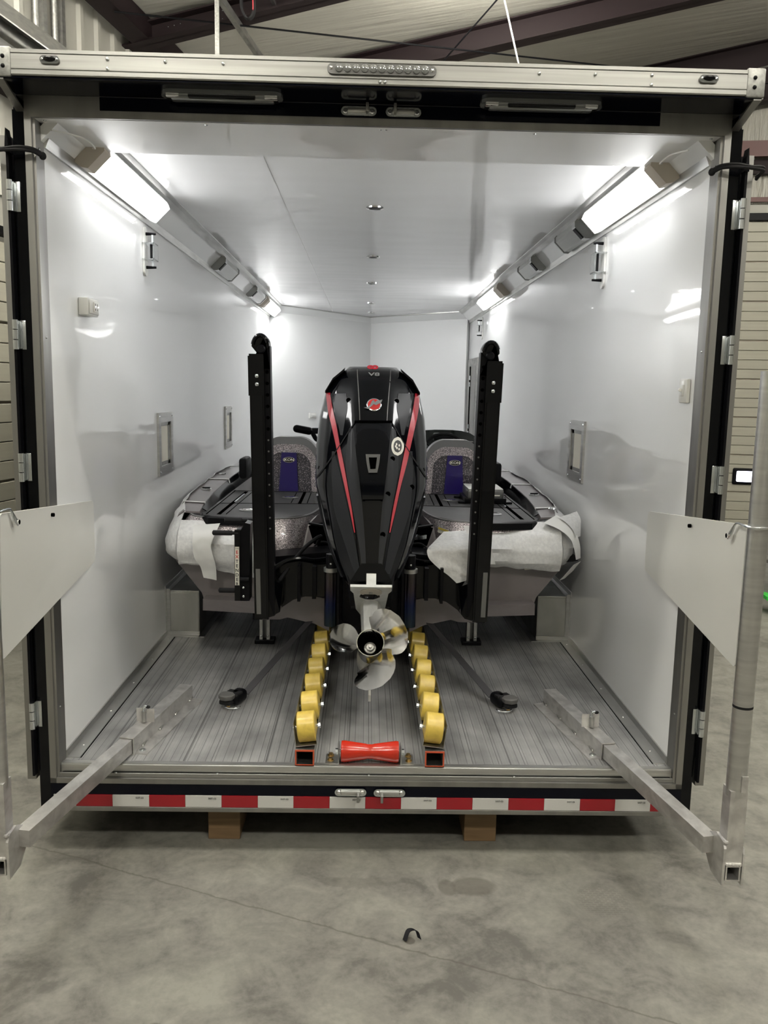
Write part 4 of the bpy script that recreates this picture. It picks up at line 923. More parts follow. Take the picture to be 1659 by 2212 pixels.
PA_R = [(0.125, 1.539, 0.211, 1.541), (0.12, 1.469, 0.191, 1.47), (0.132, 1.401, 0.171, 1.4), (0.144, 1.333, 0.156, 1.333)]
PB_L = [(-0.121, 1.362, -0.098, 1.363), (-0.132, 1.250, -0.086, 1.264), (-0.129, 1.153, -0.07, 1.157), (-0.093, 0.988, -0.046, 0.99), (-0.058, 0.828, -0.03, 0.829), (-0.039, 0.731, -0.024, 0.731)]
PB_R = [(0.087, 1.367, 0.111, 1.367), (0.078, 1.267, 0.125, 1.266), (0.065, 1.159, 0.125, 1.157), (0.047, 0.991, 0.094, 0.99), (0.035, 0.83, 0.064, 0.829), (0.032, 0.732, 0.047, 0.731)]
PC_L = [(-0.205, 1.246, -0.193, 1.247), (-0.203, 1.148, -0.161, 1.151), (-0.195, 1.062, -0.138, 1.067), (-0.183, 0.979, -0.115, 0.986), (-0.146, 0.879, -0.088, 0.886), (-0.107, 0.783, -0.066, 0.788), (-0.077, 0.708, -0.051, 0.711)]
PC_R = [(0.187, 1.254, 0.199, 1.253), (0.158, 1.156, 0.201, 1.154), (0.137, 1.071, 0.195, 1.068), (0.116, 0.989, 0.186, 0.984), (0.092, 0.887, 0.151, 0.882), (0.073, 0.789, 0.115, 0.784), (0.06, 0.711, 0.087, 0.707)]
for r, n in ((RED_L, 'left'), (RED_R, 'right')): decal('red_stripe', r, 'red', .006, CW, 'red tapering stripe, '+n)
for r in (PA_L, PA_R, PB_L, PB_R, PC_L, PC_R): decal('charcoal_panel', r, 'char', .003, CW)
decal('top_spine', [(-0.132, 1.66, 0.122, 1.664), (-0.116, 1.581, 0.109, 1.586), (-0.104, 1.488, 0.101, 1.492), (-0.094, 1.402, 0.097, 1.405)], 'cowl', .018, CW)
decal('centre_spine', [(-0.089, 1.388, 0.092, 1.392), (-0.077, 1.286, 0.081, 1.289), (-0.064, 1.178, 0.07, 1.18), (-0.052, 1.072, 0.057, 1.074), (-0.047, 1.035, 0.053, 1.037)], 'cowl', .014, CW)
decal('lower_spine', [(-.035, 1.03, .04, 1.03), (-.028, .9, .03, .9), (-.02, .75, .02, .75), (-.015, .68, .013, .68)], 'cowl', .006, CW)
for s in (-1, 1):
    decal('spine_groove', [(s*.088-.002, 1.66, s*.088+.002, 1.66), (s*.074-.002, 1.5, s*.074+.002, 1.5), (s*.068-.002, 1.405, s*.068+.002, 1.405)], 'amp', .0195, CW, nx=2)
    decal('cowl_seam', [(s*.095, 1.397, s*.095, 1.388), (s*.19, 1.245, s*.19, 1.236), (s*.284, 1.112, s*.284, 1.100)], 'rub', .007, CW, nx=2)
decal('cowl_seam', [(-.095, 1.399, .095, 1.401), (-.095, 1.391, .095, 1.393)], 'dark', .0155, CW)
decal('release_scoop', [(-0.036, 1.242, 0.036, 1.243), (-0.030, 1.2, 0.031, 1.201), (-0.020, 1.157, 0.022, 1.158)], 'knob', .022, CW)
decal('scoop_opening', [(-0.020, 1.228, 0.020, 1.229), (-0.016, 1.2, 0.017, 1.201), (-0.012, 1.175, 0.014, 1.176)], 'dark', .0245, CW)
for (x, z) in ((.097, 1.221), (.195, 1.085), (.075, 1.059), (.052, .88), (.032, .707), (.118, 1.50), (-.128, 1.50)):
    y = surf(x, z); MB().lathe((x, y-.006, z), (0, .01, 0), [(0, .0125), (1, .0125)], 16).build('screw_recess', 'dark', CW)
# side vents and shoulders
for s in (-1, 1):
    for k in range(5): MB().box((CX+s*.287, 1.13+.0*k, 1.08+.045*k-.1), (.004, .010, .018), None, .001).build('side_slot', 'amp', CW)
    rws = [[(s*.150+CX, 1.30+.0, 1.662), (s*.150+CX, 1.45, 1.672)], [(s*.21+CX, 1.30, 1.612), (s*.21+CX, 1.45, 1.615)], [(s*.250+CX, 1.31, 1.545), (s*.250+CX, 1.46, 1.545)]]
    MB().sheet(rws, (0, 0, -.012)).build('shoulder_flare', 'satin', CW)
# emblem
EN = Vector((0, -.846, .533)); EU = Vector((0, .533, .846)); EC = Vector((.002, surf(.002, 1.479)-.018, 1.479))
def ept(x, z, o): return EC+Vector((1, 0, 0))*x+EU*z+EN*o
EM = MB().lathe(EC, EN*.006, [(0, .037), (.8, .037), (1, .035)], 32).build('emblem', 'chrome', CW)
MB().lathe(ept(0, 0, .0062), EN*.001, [(0, .031), (1, .031)], 32).build('emblem_field', 'inkr', EM)
wv = [(-.052, -.021), (-.030, -.019), (-.018, -.002), (-.010, .020), (.000, .023), (.004, .010), (.012, .020), (.024, .021), (.042, .028), (.036, .010), (.022, .002), (.010, -.006), (-.002, .000), (-.012, -.012), (-.028, -.028)]
MB().prism([ept(x, z, .0072) for x, z in wv], EN*.003).build('emblem_wave', 'zinc', EM, False)
tr3 = Matrix.Rotation(R(90-32), 3, 'X')
text('V8', .028, (.0, surf(0, 1.628)-.022, 1.634), 'chrome', CW, 'model_lettering', rot=tr3, sx=1.9, bold=.0005)
text('8', .075, (-.004, surf(0, 1.655)-.016, 1.672), 'red', CW, 'model_numeral', rot=Matrix.Rotation(R(34), 3, 'X') @ Matrix.Rotation(R(90), 3, 'Z'), bold=.003, sx=1)
# round sticker
sx_, sz_ = .123, 1.28; sy = surf(sx_, sz_)
mb = MB(); ring = []
def onsurf(x, z, o): return Vector((x, surf(x, z)-o, z))
def disc(cx_2, cz, rx, rz, m, o, nm, par):
    rows = []
    for i in range(-6, 7):
        z = cz+rz*i/6*.999; hw = rx*math.sqrt(max(.0004, 1-(i/6)**2)); rows.append((cx_2-hw, z, cx_2+hw, z))
    return decal(nm, rows, m, o, par, sub=1)
SK = disc(sx_, sz_, .032, .045, 'inkc', .005, 'round_sticker', CW); disc(sx_, sz_, .021, .030, 'ink', .0062, 'sticker_centre', SK)
for dx, dz in ((-.006, .010), (.008, .004), (-.004, -.008), (.007, -.014), (-.010, 0)): disc(sx_+dx, sz_+dz, .004, .006, 'inkc', .0072, 'sticker_mark', SK)
# lower unit frame
tt = R(33); F3 = Vector((0, math.cos(tt), -math.sin(tt))); A3 = Vector((0, math.sin(tt), math.cos(tt))); X3 = Vector((1, 0, 0)); OO = Vector((0, .42, .457))
def L3(x, f_, a_): return OO+X3*x+F3*f_+A3*a_
GR = Matrix((X3, F3, A3)).transposed()
mb = MB(); prof = [(.16, .052), (.22, .060), (.34, .060), (.42, .045), (.47, .015)]
mb.lathe(OO, F3, prof, 24); GC = mb.build('gearcase', 'silver', O_)
rws = []
for a_ in (.0, .05, .10, .16, .21, .250):
    w2 = interp(a_, [0, .1, .26], [.040, .040, .050]); f0, f1 = interp(a_, [0, .15], [.19, .15]), interp(a_, [0, .26], [.36, .40])
    rws.append([L3(x*w2, lerp(f0, f1, q), a_) for x, q in ((0, 0), (.7, .12), (1, .4), (.9, .7), (0, 1), (-.9, .7), (-1, .4), (-.7, .12))])
mb = MB(); nc = 8; fs = []
for i in range(len(rws)-1):
    for j in range(nc): fs.append((i*nc+j, i*nc+(j+1) % nc, (i+1)*nc+(j+1) % nc, (i+1)*nc+j))
fs += [tuple(range(nc)), tuple((len(rws)-1)*nc+j for j in range(nc))[::-1]]
mb.faces([p for r in rws for p in r], fs).__class__; mb.build('strut', 'silver', GC)
# anti-ventilation plate with rear trailing shape
pl = [(-.094, -.02), (.094, -.02), (.094, .03), (.080, .07), (.070, .30), (.04, .42), (-.04, .42), (-.070, .30), (-.080, .07), (-.094, .03)]
pl = [L3(x, f_, .250) for x, f_ in pl]; AP = MB().prism(pl, A3*.012).build('ventilation_plate', 'silver', GC, False)
MB().prism([L3(.050*math.cos(R(a)), .045+.050*math.sin(R(a)), .2495) for a in range(0, 360, 15)], A3*-.004).build('anode_disc', 'dull', AP)
MB().prism([L3(.009*math.cos(R(a)), .045+.009*math.sin(R(a)), .2450) for a in range(0, 360, 30)], A3*-.003).build('anode_bolt', 'gal', AP)
MB().prism([L3(-.022, -.015, .262), L3(.022, -.015, .262), L3(.020, .02, .262), L3(-.020, .02, .262)], A3*.055).build('rear_tab', 'silver', AP, False)
# skeg
MB().prism([L3(-.006, .16, -.045), L3(-.004, .19, -.19), L3(-.004, .23, -.21), L3(-.006, .36, -.045)], X3*.011).build('skeg', 'plas', GC, False)
# mid section under the cowl
MB().prism([L3(-.095, -.0, .285), L3(.095, -.0, .285), L3(.045, -.03, .36), L3(-.045, -.03, .36)], F3*.40).build('midsection', 'black', O_, False)
MB().prism([L3(-.10, .08, .275), L3(.10, .08, .275), L3(.14, .12, .56), L3(-.14, .12, .56)], F3*.25).build('drive_housing', 'satin', O_, False)
MB().span(-.15, .15, 1.0, 1.45, .36, .80, .03).build('swivel_bracket', 'satin', O_)
# side trim catching light below the cowl
for s in (-1, 1):
    sp = [(CX+s*(cw(z)+.006), cy(z)+.26*max(.45, cw(z)/.28), z) for z in (1.02, .95, .88, .80, .73, .68)]
    rws = [[Vector(p)+Vector((0, -.03, 0)), Vector(p)+Vector((s*.004, .05, -.0))] for p in smoothpath(sp, 4)]
    MB().sheet(rws, (-s*.01, 0, 0)).build('lower_cowl_flare', 'cowl', CW)
    for z in (.70, .585): MB().ellip((s*(.165 if z > .6 else .10), .94 if z > .6 else .80, z), (.007, .010, .010), 10).build('bolt', 'zinc', O_)
# propeller
PR = MB()
PR.lathe(OO, F3*.17, [(0, .0615), (.03, .0620), (.3, .0575), (1, .052)], 40, False); PR.lathe(OO, F3*.17, [(0, .0615), (.0, .058), (.35, .054), (.8, .050)], 40, False)
PRO = PR.build('propeller_hub', 'steel', GC)
MB().lathe(OO+F3*.10, F3*.03, [(0, .054), (1, .054)], 32).build('hub_core', 'dark', PRO)
MB().lathe(OO+F3*.095, -F3*.03, [(0, .028), (.3, .026), (.4, .018), (.8, .016), (.85, .008), (1.3, .007)], 24).build('shaft_nut', 'gal', PRO)
MB().lathe(OO+F3*.02, F3*.08, [(0, .0565), (1, .053)], 32, False).build('hub_lining', 'dark', PRO)
def blade(a0):
    rows = []
    for i in range(15):
        q = i/14; r = lerp(.052, .188, q); hw = R(43)*math.sqrt(max(0.004, 1-((q-.42)/.60)**2)) if q > .42 else R(lerp(36, 50, math.sin(q/.42*math.pi/2)))
        row = []
        for j in range(17):
            p = -1+2*j/16; ph = a0+p*hw-R(14)*q
            ax = .085-.155*(p*hw)-.010*q
            d = X3*math.cos(ph)+A3*math.sin(ph); row.append(OO+d*r+F3*ax)
        rows.append(row)
    MB().sheet(rows, F3*.0045).build('blade', 'steel', PRO)
for a in (170, 50, 290): blade(R(a))

# jack plate and brackets
J = thing('jack_plate', 'black jack plate and bracket wings with blued cylinders between transom and motor', 'jack plate', (0, 1.2, .4))
for s in (-1, 1):
    x = s*.200
    MB().cyl((x, 1.0, .365), (x, 1.0, .655), .033, n=24).build('cylinder', 'blued', J, True, 'heat-blued steel cylinder')
    MB().cyl((x, 1.0, .645), (x, 1.0, .665), .037, n=24).build('cylinder_collar', 'gal', J)
    MB().cyl((x+s*-.002, 1.0, .665), (x+s*-.002, 1.0, .735), .028, n=24).build('cylinder_rod', 'satin', J)
    MB().ellip((x-s*.0, .970, .69), (.006, .004, .006), 8).build('rod_pin', 'zinc', J)
    MB().span(s*.155, s*.170, .98, 1.30, .345, .72, .003).build('side_plate', 'satin', J, False)
    w_ = [(.20, .655), (.27, .65), (.37, .668), (.44, .655), (.50, .62), (.545, .60), (.545, .36), (.50, .372), (.46, .42), (.40, .462), (.34, .48), (.20, .48)]
    MB().prism([(s*a, 1.13, b) for a, b in w_], (0, .06, 0)).build('bracket_wing', 'black', J, False)
    MB().span(s*.36, s*.375, 1.06, 1.13, .47, .655).build('bracket_rib', 'satin', J, False)
    MB().span(s*.28, s*.30, 1.08, 1.13, .48, .65).build('bracket_rib', 'satin', J, False)
    MB().tube(smoothpath([(s*.20, 1.19, .675), (s*.30, 1.17, .665), (s*.38, 1.15, .678), (s*.46, 1.13, .655), (s*.54, 1.10, .60)]), .012, 8).build('bracket_top_tube', 'black', J)
    MB().prism([(s*.22, 1.22, .70), (s*.62, 1.22, .66), (s*.62, 1.22, .58), (s*.22, 1.22, .60)], (0, .20, 0)).build('mount_beam', 'satin', J, False)
MB().span(-.20, .20, 1.02, 1.10, .345, .60, .004).build('front_plate', 'satin', J, False)
for x in (-.10, .10):
    for z in (.42, .52): MB().cyl((x, 1.012, z), (x, 1.022, z), .008, n=8).build('bolt', 'zinc', J)
sp = smoothpath([(-.29, 1.36, .72), (-.27, 1.32, .765), (-.30, 1.29, .755), (-.37, 1.22, .70), (-.44, 1.12, .61), (-.49, 1.08, .54)])
t = tag(MB().tube(sp, .0105, 10).build('hydraulic_hose', 'rub', None), 'black hydraulic hose looping from the well to the left anchor pole', 'hose')

# shallow-water anchor poles
def anchor(s, xo, xi, top, lab):
    # xo: outer edge, xi: inner edge (signed), yc depth
    t = thing('anchor_pole', lab, 'anchor pole', ((xo+xi)/2, 1.03, .40))
    def X(q, z): return lerp(xo, xi, q)+s*lerp(.0, -.0, 0)+ s*(.026*(z-1.7)/1.3)*-(-1)
    def bar(q0, q1, y0, y1, z0, z1, m, nm, bev=0):
        pts = [(X(q0, z0), y0, z0), (X(q1, z0), y0, z0), (X(q1, z1), y0, z1), (X(q0, z1), y0, z1)]
        return MB().prism(pts, (0, y1-y0, 0)).build(nm, m, t, False)
    bar(0, .70, .97, 1.07, .40, top-.10, 'black', 'outer_channel')
    bar(.10, .62, .962, .972, .41, top-.30, 'cowl', 'channel_face')
    bar(-.04, .72, .96, 1.075, top-.30, top-.11, 'black', 'upper_sleeve')
    fl = bar(.70, 1.0, .99, 1.06, .42, top-.06, 'satin', 'hole_flange')
    n = 16
    for i in range(n):
        z = top-.13-.055*i; MB().lathe((X(.84, z), .9885, z), (0, .004, 0), [(0, .0085 if i < 7 else .0045), (1, .0085 if i < 7 else .0045)], 12).build('flange_hole', 'dark' if i < 7 else 'amp', fl)  # lower holes coloured grey to look lit, upper ones black
    # rounded hinge head
    c = Vector((X(.56, top-.06), 1.0, top-.065)); pts = []
    for a in range(0, 181, 12): pts.append((c.x+.042*math.cos(R(a)), .972, c.z+.062*math.sin(R(a))))
    pts += [(X(1.0 if s < 0 else 0.0, top-.16), .972, top-.17), (X(.0 if s < 0 else 1.0, top-.14), .972, top-.17)]
    hd = MB().prism(pts, (0, .09, 0)).build('hinge_head', 'black', t)
    MB().tube([(c.x+.036*math.cos(R(a)), .968, c.z+.054*math.sin(R(a))) for a in range(20, 171, 15)], .010, 8).build('head_ridge', 'cowl', hd)
    for z in (top-.205, top-.245): MB().ellip((X(.38, z), .957, z), (.009, .005, .010), 10).build('bolt', 'zinc', hd)
    MB().lathe((c.x-s*.004, .966, c.z-.012), (0, -.008, 0), [(0, .022), (1, .016)], 20).build('pivot_cap', 'satin', hd)
    # lower knuckle joining the bracket
    MB().prism([(X(.6, .5), .98, .40), (X(1.25, .5), 1.0, .43), (X(1.35, .5), 1.05, .56), (X(.8, .5), 1.0, .60)], (0, .09, 0)).build('base_knuckle', 'black', t, False)
    bar(.12, .34, .955, .962, .43, .66, 'amp', 'wear_strip')
    return t
anchor(-1, -.606, -.506, 1.815, 'tall black folded anchor pole standing left of the outboard')
anchor(1, .620, .515, 1.805, 'tall black folded anchor pole standing right of the outboard')
# extender bracket left of left pole
t = thing('pole_extender_bracket', 'black bracket with four rubber pegs and a lettered sticker, left of the left pole', 'bracket', (-.64, 1.05, .5))
MB().prism([(-.678, 1.00, .485), (-.612, 1.00, .485), (-.606, 1.00, .88), (-.632, 1.00, .885), (-.655, 1.00, .845), (-.678, 1.00, .845)], (0, .10, 0)).build('plate', 'satin', t, False)
MB().prism([(-.684, .992, .487), (-.655, .992, .487), (-.655, .992, .848), (-.684, .992, .848)], (0, .018, 0)).build('front_flange', 'black', t, False)
for (xa, ya, za) in ((-.795, 1.0, .833), (-.755, 1.12, .878), (-.770, 1.02, .534)):
    MB().lathe((xa, ya, za), (.13 if xa < -.78 else .12, 0, 0), [(0, .006), (.04, .013), (.75, .013), (.78, .009), (1, .009)], 16).build('rubber_peg', 'rub', t)
for z in (.515, .56): MB().ellip((-.640, .996, z-.005), (.007, .005, .007), 10).build('bolt', 'zinc', t)
MB().cyl((-.655, .985, .60), (-.61, .985, .60), .012, n=10).build('clamp_bolt', 'satin', t)
sk = MB().prism([(-.681, .9905, .568), (-.660, .9905, .568), (-.660, .9905, .765), (-.681, .9905, .765)], (0, -.001, 0)).build('sticker', 'inkc', t, False, 'vertical cream sticker')
text('THE', .010, (-.6705, .988, .756), 'ink', sk)
for i, ch in enumerate('EXTENDER'): text(ch, .023, (-.6705, .988, .737-.0232*i), 'inkr' if i < 2 else 'ink', sk, bold=.0004)

# ================================================================== TRAILER FLOOR THINGS
def track(s, lab):
    xa, xb = (-.294, -.219) if s < 0 else (.224, .300)
    xm = (xa+xb)/2
    t = thing('roller_track', lab, 'roller track', (xm, .03, ZF))
    mb = MB(); w = .005
    for q in ((xa, xb, ZF, ZF+w), (xa, xb, .131-w, .131)): mb.span(q[0], q[1], .035, 4.6, q[2], q[3])
    for q in ((xa, xa+w), (xb-w, xb)): mb.span(q[0], q[1], .035, 4.6, ZF+w, .131-w)
    mb.build('base_tube', 'gal', t, False)
    mb = MB()
    for q in ((xa, xb, ZF, ZF+w), (xa, xb, .131-w, .131)): mb.span(q[0]-.0005, q[1]+.0005, .030, .0349, q[2]-.0, q[3]+.0005)
    for q in ((xa-.0005, xa+w), (xb-w, xb+.0005)): mb.span(q[0], q[1], .030, .0349, ZF+w, .131-w)
    mb.build('tube_end_edge', 'rededge', t, False)
    MB().span(xa+w, xb-w, .5, .52, ZF+w, .131-w).build('tube_bore', 'rededge', t, False)
    rt = Matrix.Rotation(R(7*(-s)*-1), 3, 'Y')
    ch = MB(); cz = .140
    def cpt(x, z): v = rt @ Vector((x, 0, z)); return Vector((xm+v.x, .05, cz+v.z))
    sx = s
    pr = [(a-s*.006, b) for a, b in [(-.044, 0), (.044, 0), (.044, .035 if s < 0 else .10), (.041, .035 if s < 0 else .10), (.041, .004), (-.041, .004), (-.041, .10 if s < 0 else .035), (-.044, .10 if s < 0 else .035)]]
    ch.prism([cpt(x, z) for x, z in pr], (0, 4.4, 0)).build('cradle_channel', 'gal', t, False)
    ys = [.095+.226*i for i in range(10)]
    for i, y in enumerate(ys):
        ax = rt @ Vector((1, 0, 0)); up = rt @ Vector((0, 0, 1)); c = Vector((xm-s*.012, y, cz))+up*.066
        mb = MB(); mb.lathe(c-ax*.036, ax*.072, [(0, .056), (.05, .061), (.95, .061), (1, .056)], 36); r = mb.build('roller', 'yel', t)
        MB().cyl(c-ax*.056, c+ax*.056, .006, n=10).build('axle', 'zinc', r)
        for k in (-1, 1): MB().cyl(c+ax*k*.046, c+ax*k*.056, .0115, n=6).build('axle_nut', 'zinc', r)
    return t
track(-1, 'left steel track of yellow rollers with red-edged tube end'); track(1, 'right steel track of yellow rollers with red-edged tube end')
t = thing('keel_roller', 'orange translucent spool roller between two bolted brackets at the floor edge', 'roller', (.003, .075, ZF))
MB().lathe((-.114, .078, .108), (.235, 0, 0), [(0, .030), (.01, .042), (.06, .043), (.14, .0405), (.42, .0315), (.46, .029), (.54, .029), (.58, .0315), (.86, .0405), (.94, .043), (.99, .042), (1, .030)], 40).build('spool', 'orange', t)
MB().cyl((-.135, .078, .108), (.142, .078, .108), .007, n=10).build('shaft', 'zinc', t)
for s in (-1, 1):
    x = .003+s*.125
    b = MB(); b.span(x-.0025, x+.0025, .045, .115, ZF, .135, .001); b.span(x, x+s*.052, .045, .14, ZF, ZF+.005, .001); b.build('bracket', 'gal', t, False)
    MB().cyl((x+s*.003, .078, .108), (x+s*.014, .078, .108), .012, n=6).build('shaft_nut', 'zinc', t)
    for y in (.075, .118):
        MB().lathe((x+s*.033, y, ZF+.005), (0, 0, .012), [(0, .013), (.35, .013), (.36, .009), (1, .008)], 14).build('bolt', 'brass', t)

def strapthing(s, lab):
    c = Vector((s*.637, .66, ZF))
    t = thing('tie_down_strap', lab, 'strap', c)
    a = Vector((s*.595, .72, .10)); b = Vector((s*.275, 1.42, .335)); d = (b-a).normalized(); n = d.cross(Vector((0, 0, 1))).normalized()*.021
    MB().sheet([[a-n, a+n], [b-n*.8, b+n*.8]], (0, 0, .003)).build('webbing', 'belt', t, False)
    MB().tube(smoothpath([b, b+Vector((-s*.03, .02, .045)), b+Vector((-s*.01, .05, .05)), b+Vector((s*.01, .02, .02)), b]), .006, 6).build('hook', 'satin', t)
    body = MB(); ang = math.atan2(d.y, d.x); rz = Matrix.Rotation(ang, 3, 'Z')
    body.box(c+Vector((-s*.012, .025, .038)), (.10, .066, .060), rz, .024, 4); BD = body.build('ratchet_body', 'satin', t)
    MB().box(c+Vector((s*.028, -.018, .028)), (.058, .06, .024), rz, .008).build('ratchet_gear_case', 'rub', t)
    MB().lathe(c+Vector((s*.030, -.022, .043)), (0, 0, .024), [(0, .036), (.2, .039), (.8, .039), (1, .033)], 8).build('knob', 'knob', t)
    MB().tube([c+Vector((s*.0+.036*math.cos(R(q))-0, -.04+.0*q+.028*math.sin(R(q)), .012)) for q in range(180, 361, 15)], .003, 6).build('release_bail', 'zinc', t)
    MB().box(c+Vector((s*.02, -.035, .014)), (.016, .016, .012), None, .002).build('brass_screw', 'brass', t)
    MB().box(c+Vector((-s*.002, .012, .062)), (.035, .07, .012), rz, .004).build('cover_strap', 'rub', t)
    return t
strapthing(-1, 'retractable black tie-down strap on the floor left of the propeller'); strapthing(1, 'retractable black tie-down strap on the floor right of the propeller')

# bunk posts under the hull
for s, y, l in ((-1, 1.66, 'left'), (1, 1.69, 'right')):
    x = s*.612
    t = thing('bunk_post', 'slotted steel bunk post with square foot below the %s anchor pole' % l, 'post', (x, y, ZF))
    MB().box((x, y, ZF+.012), (.115, .09, .024), None, .004).build('foot', 'satin', t, False)
    for k in (-1, 1): MB().span(x+k*.012, x+k*.030, y-.03, y+.03, ZF+.02, .36).build('slotted_leg', 'gal', t, False)
    MB().span(x-.012, x+.012, y+.01, y+.03, ZF+.02, .36).build('web', 'amp', t, False)
    for k in (-1, 1): MB().ellip((x+k*.02, y-.03, ZF+.045), (.008, .006, .008), 8).build('bolt', 'zinc', t)
    MB().box((x, 2.05, .285), (.09, 1.2, .05)).build('bunk_board', 'satin', t, False)

# guide posts with side boards
def guide(s, lab):
    N0 = Vector((s*.985, .12, 0)); N1 = Vector((s*.877, .740, 0)); d = (N1-N0).normalized(); n = Vector((d.y, -d.x, 0))*(1 if s > 0 else -1)   # n points outboard
    if n.x*s < 0: n = -n
    t = thing('guide_post', lab, 'guide post', (s*1.165, -.62, .0))
    def quadbar(a, b, hw, z0, z1, m, nm, hollow=False, w=.005, bev=0):
        def P_(p, o, z): q = p+n*o; return Vector((q.x, q.y, z))
        mb = MB(); v = b-a
        if not hollow: mb.prism([P_(a, -hw, z0), P_(a, hw, z0), P_(a, hw, z1), P_(a, -hw, z1)], v)
        else:
            mb.prism([P_(a, -hw, z0), P_(a, hw, z0), P_(a, hw, z0+w), P_(a, -hw, z0+w)], v); mb.prism([P_(a, -hw, z1-w), P_(a, hw, z1-w), P_(a, hw, z1), P_(a, -hw, z1)], v)
            mb.prism([P_(a, -hw, z0+w), P_(a, -hw+w, z0+w), P_(a, -hw+w, z1-w), P_(a, -hw, z1-w)], v); mb.prism([P_(a, hw-w, z0+w), P_(a, hw, z0+w), P_(a, hw, z1-w), P_(a, hw-w, z1-w)], v)
        return mb.build(nm, m, t, False)
    quadbar(N0, N1, .0305, ZF, .137, 'alub', 'receiver_tube', True)
    A1 = Vector((s*1.118, -.585, 0)); da = (N0-A1).normalized()
    quadbar(A1, N0+d*.25, .0255, .073, .130, 'alub', 'arm_tube')
    # flange on the floor, inboard
    q0 = N0-n*.030; q1 = N1-n*.030
    MB().prism([(q0.x, q0.y+.01, ZF), (q1.x, q1.y-.0, ZF), (q1.x-n.x*.052, q1.y-.02, ZF), (q0.x-n.x*.052, q0.y+.0, ZF)], (0, 0, .006)).build('floor_flange', 'alub', t, False)
    for k in range(4):
        p = q0.lerp(q1, .12+.27*k)
        w_ = MB()
        for j in range(5): w_.ellip((p.x-n.x*.003, p.y+j*.012, ZF+.010), (.007, .008, .006), 8)
        w_.build('weld_bead', 'gal', t)
    MB().lathe((q0.x-n.x*.026, q0.y+.035, ZF+.006), (0, 0, .008), [(0, .014), (.3, .014), (.35, .009), (1, .007)], 14).build('anchor_bolt', 'zinc', t)
    # upright pin bracket
    c = N0.lerp(N1, .27); zt = .137
    for k, o in ((-1, -.026), (1, .020)):
        p = c+n*o; MB().prism([(p.x-.016, p.y, zt), (p.x+.016, p.y, zt), (p.x+.016, p.y, zt+.058), (p.x-.016, p.y, zt+.058)], (0, .004, 0)).build('pin_bracket_plate', 'alub', t, False)
    p = c+n*.012; MB().prism([(p.x, p.y, zt), (p.x, p.y+.04, zt), (p.x, p.y+.04, zt+.058), (p.x, p.y, zt+.058)], (.004, 0, 0)).build('pin_bracket_plate', 'alub', t, False)
    MB().cyl((c.x, c.y-.012, zt+.004), (c.x, c.y-.012, zt+.05), .010, n=14).build('pin_sleeve', 'gal', t)
    MB().tube(smoothpath([(c.x, c.y-.012, zt+.04), (c.x, c.y-.012, zt+.066), (c.x+.008, c.y-.012, zt+.072), (c.x+.016, c.y-.012, zt+.070)]), .004, 8).build('locking_pin', 'zinc', t)
    MB().ellip((c.x+.018, c.y-.012, zt+.069), (.010, .007, .007), 10).build('pin_grip', 'rub', t)
    # socket at the outer end
    sx, sy = s*1.165, -.63; w = .005; hw = .0275
    mb = MB()
    for (a, b, c2, d2) in ((-hw, hw, -hw, -hw+w), (-hw, hw, hw-w, hw), (-hw, -hw+w, -hw+w, hw-w), (hw-w, hw, -hw+w, hw-w)): mb.span(sx+a, sx+b, sy+c2, sy+d2, .078, .322)
    mb.build('socket_tube', 'alub', t, False)
    mb = MB()
    for (a, b, z0, z1) in ((-.024, .024, .018, .023), (-.024, .024, .066, .071), (-.024, -.019, .023, .066), (.019, .024, .023, .066)): mb.span(sx+a, sx+b, sy-.03, sy+.06, z0, z1)
    mb.build('cross_tube', 'alub', t, False)
    MB().span(sx-.019, sx+.019, sy+.03, sy+.034, .023, .066).build('tube_bore', 'dark', t, False)
    # gusset plates
    g = [(sy-.032, .005), (sy-.032, .13), (sy-.020, .150), (sy+.03, .155), (sy+.07, .135), (sy+.10, .12), (sy+.10, .045), (sy+.05, .005)]
    xx = sx-s*.036
    MB().prism([(xx, y, z) for y, z in g], (s*.008, 0, 0)).build('gusset_plate', 'alub', t, False)
    MB().prism([(sx+s*.028, y, z) for y, z in ((sy-.03, .005), (sy-.03, .11), (sy-.02, .13), (sy+.02, .13), (sy+.02, .005))], (s*.006, 0, 0)).build('gusset_plate', 'alub', t, False)
    wb_ = MB()
    for j in range(7): wb_.ellip((xx+s*.008, sy-.028+j*.010, .150-.001*j), (.008, .007, .007), 8)
    w2 = MB()
    for j in range(5): w2.ellip((sx-.02+.010*j, sy-.03, .075), (.008, .006, .006), 8)
    w2.build('weld_bead', 'alub', t)
    wb_.build('weld_bead', 'alub', t)
    P = MB().cyl((sx, sy, .30), (sx, sy, 1.632), .0305, n=32); P.build('pole', 'alu', t)
    MB().span(sx-.010+s*.012, sx+.010+s*.012, sy-.0345, sy-.0300, .322, .375).build('pole_shim', 'alub', t, False)
    # dark scorch ring on the pole
    if s > 0: MB().cyl((sx, sy, .592), (sx, sy, .600), .0309, n=32).build('scorch_mark', 'rub', t)
    return t
guide(-1, 'aluminium guide post with swing arm reaching out at the left of the opening'); guide(1, 'aluminium guide post with swing arm reaching out at the right of the opening')
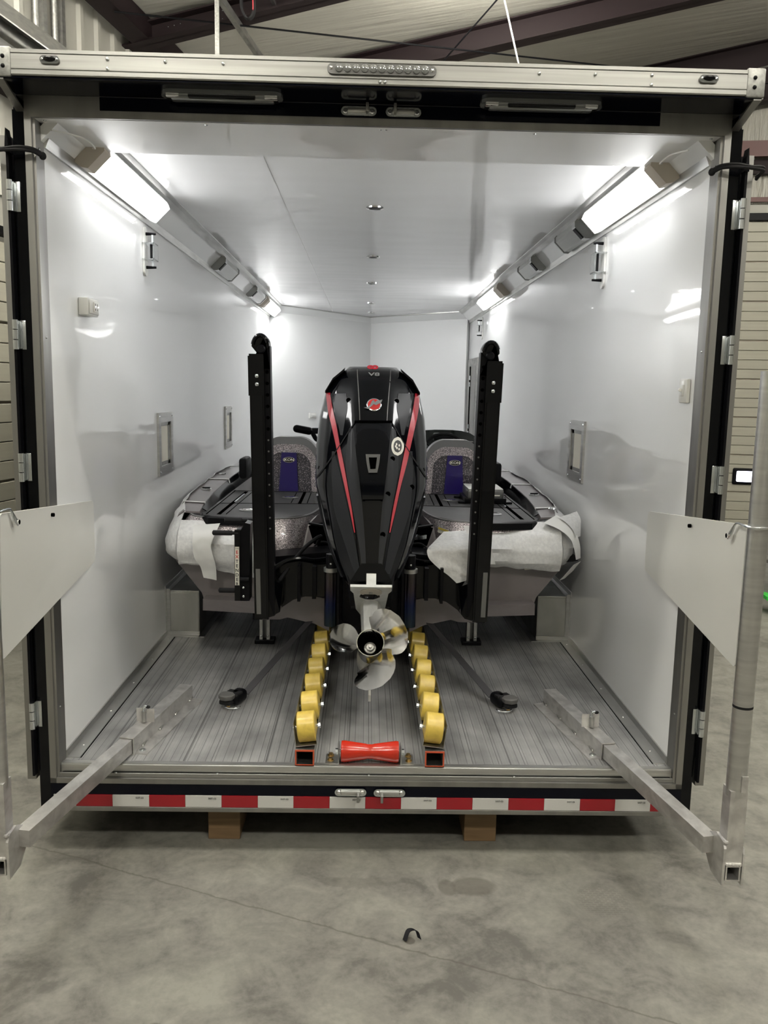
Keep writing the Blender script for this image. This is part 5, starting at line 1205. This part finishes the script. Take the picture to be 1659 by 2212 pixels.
def sideboard(s, lab):
    t = thing('side_board', lab, 'board', (s*1.17, -.6, .9))
    if s > 0: C = [(1.143, -.600, 1.166), (1.143, -.600, .708), (1.195, .44, .935-.135), (1.195, .44, 1.058)]
    else: C = [(-1.133, -.600, 1.161), (-1.148, -.600, .700), (-1.195, .44, .80), (-1.195, .44, 1.062)]
    V = [Vector(c) for c in C]
    # rounded-corner outline
    pts = []
    for i in range(4):
        p = V[i]; a = (V[i-1]-p).normalized(); b = (V[(i+1) % 4]-p).normalized(); r = .02
        for k in range(5):
            q = k/4; pts.append(p+a*r*(1-q)**2+b*r*q*q)
    MB().prism(pts, (s*.009, 0, 0)).build('panel', 'board', t, False)
    hx, hy, hz = (1.132, -.50, 1.115) if s > 0 else (-1.124, -.50, 1.12)
    MB().lathe((hx+s*.012, hy, hz), (-s*.018, 0, 0), [(0, .011), (.6, .011), (.8, .008), (1, .008)], 12).build('eye_bolt', 'chrome', t)
    for y in (-.12,): MB().lathe((s*1.152, y, 1.085), (s*.010, 0, 0), [(0, .007), (1, .007)], 12).build('hole', 'dark', t)
    sp = smoothpath([(hx, hy, hz), (hx+s*.003, hy-.03, hz+.035), (hx+s*.002, hy-.06, hz+.05), (s*1.128, -.66, hz+.052), (s*1.20, -.67, hz+.052)])
    MB().tube(sp, .0035, 8).build('spring_clip', 'zinc', t)
    sp = smoothpath([(hx, hy, hz-.01), (hx+s*.002, hy-.02, hz+.01), (hx+s*.003, hy-.035, hz+.04)]); MB().tube(sp, .003, 8).build('spring_clip', 'zinc', t)
sideboard(-1, 'white rectangular plastic board clipped to the left guide post'); sideboard(1, 'white rectangular plastic board clipped to the right guide post')

# wood blocks under the trailer
tag(MB().span(-.655, -.525, .10, .30, G, -.114, .003).build('wood_block', 'wood', None, False), 'shaded timber block under the trailer frame, left one', 'wood block')
tag(MB().span(.400, .532, .10, .30, G, -.114, .003).build('wood_block', 'wood', None, False), 'timber block under the trailer frame, right one', 'wood block')
MB().span(-1.2, 1.2, .1, 7.0, -.11, .028).build('chassis', 'dark', T, False)
for s in (-1, 1):
    for y in (3.2, 4.2):
        MB().cyl((s*1.0, y, G+.33), (s*1.24, y, G+.33), .33, n=32).build('wheel', 'rub', T)
# curled shaving on the floor
sp = smoothpath([(.12, -.53, G+.004), (.135, -.50, G+.02), (.16, -.505, G+.024), (.17, -.53, G+.012)])
tag(MB().sheet([[p, p+Vector((.012, -.012, .0))] for p in sp], (0, 0, .0015)).build('plastic_scrap', 'satin', None), 'small curled dark scrap lying on the concrete near the crack', 'scrap')
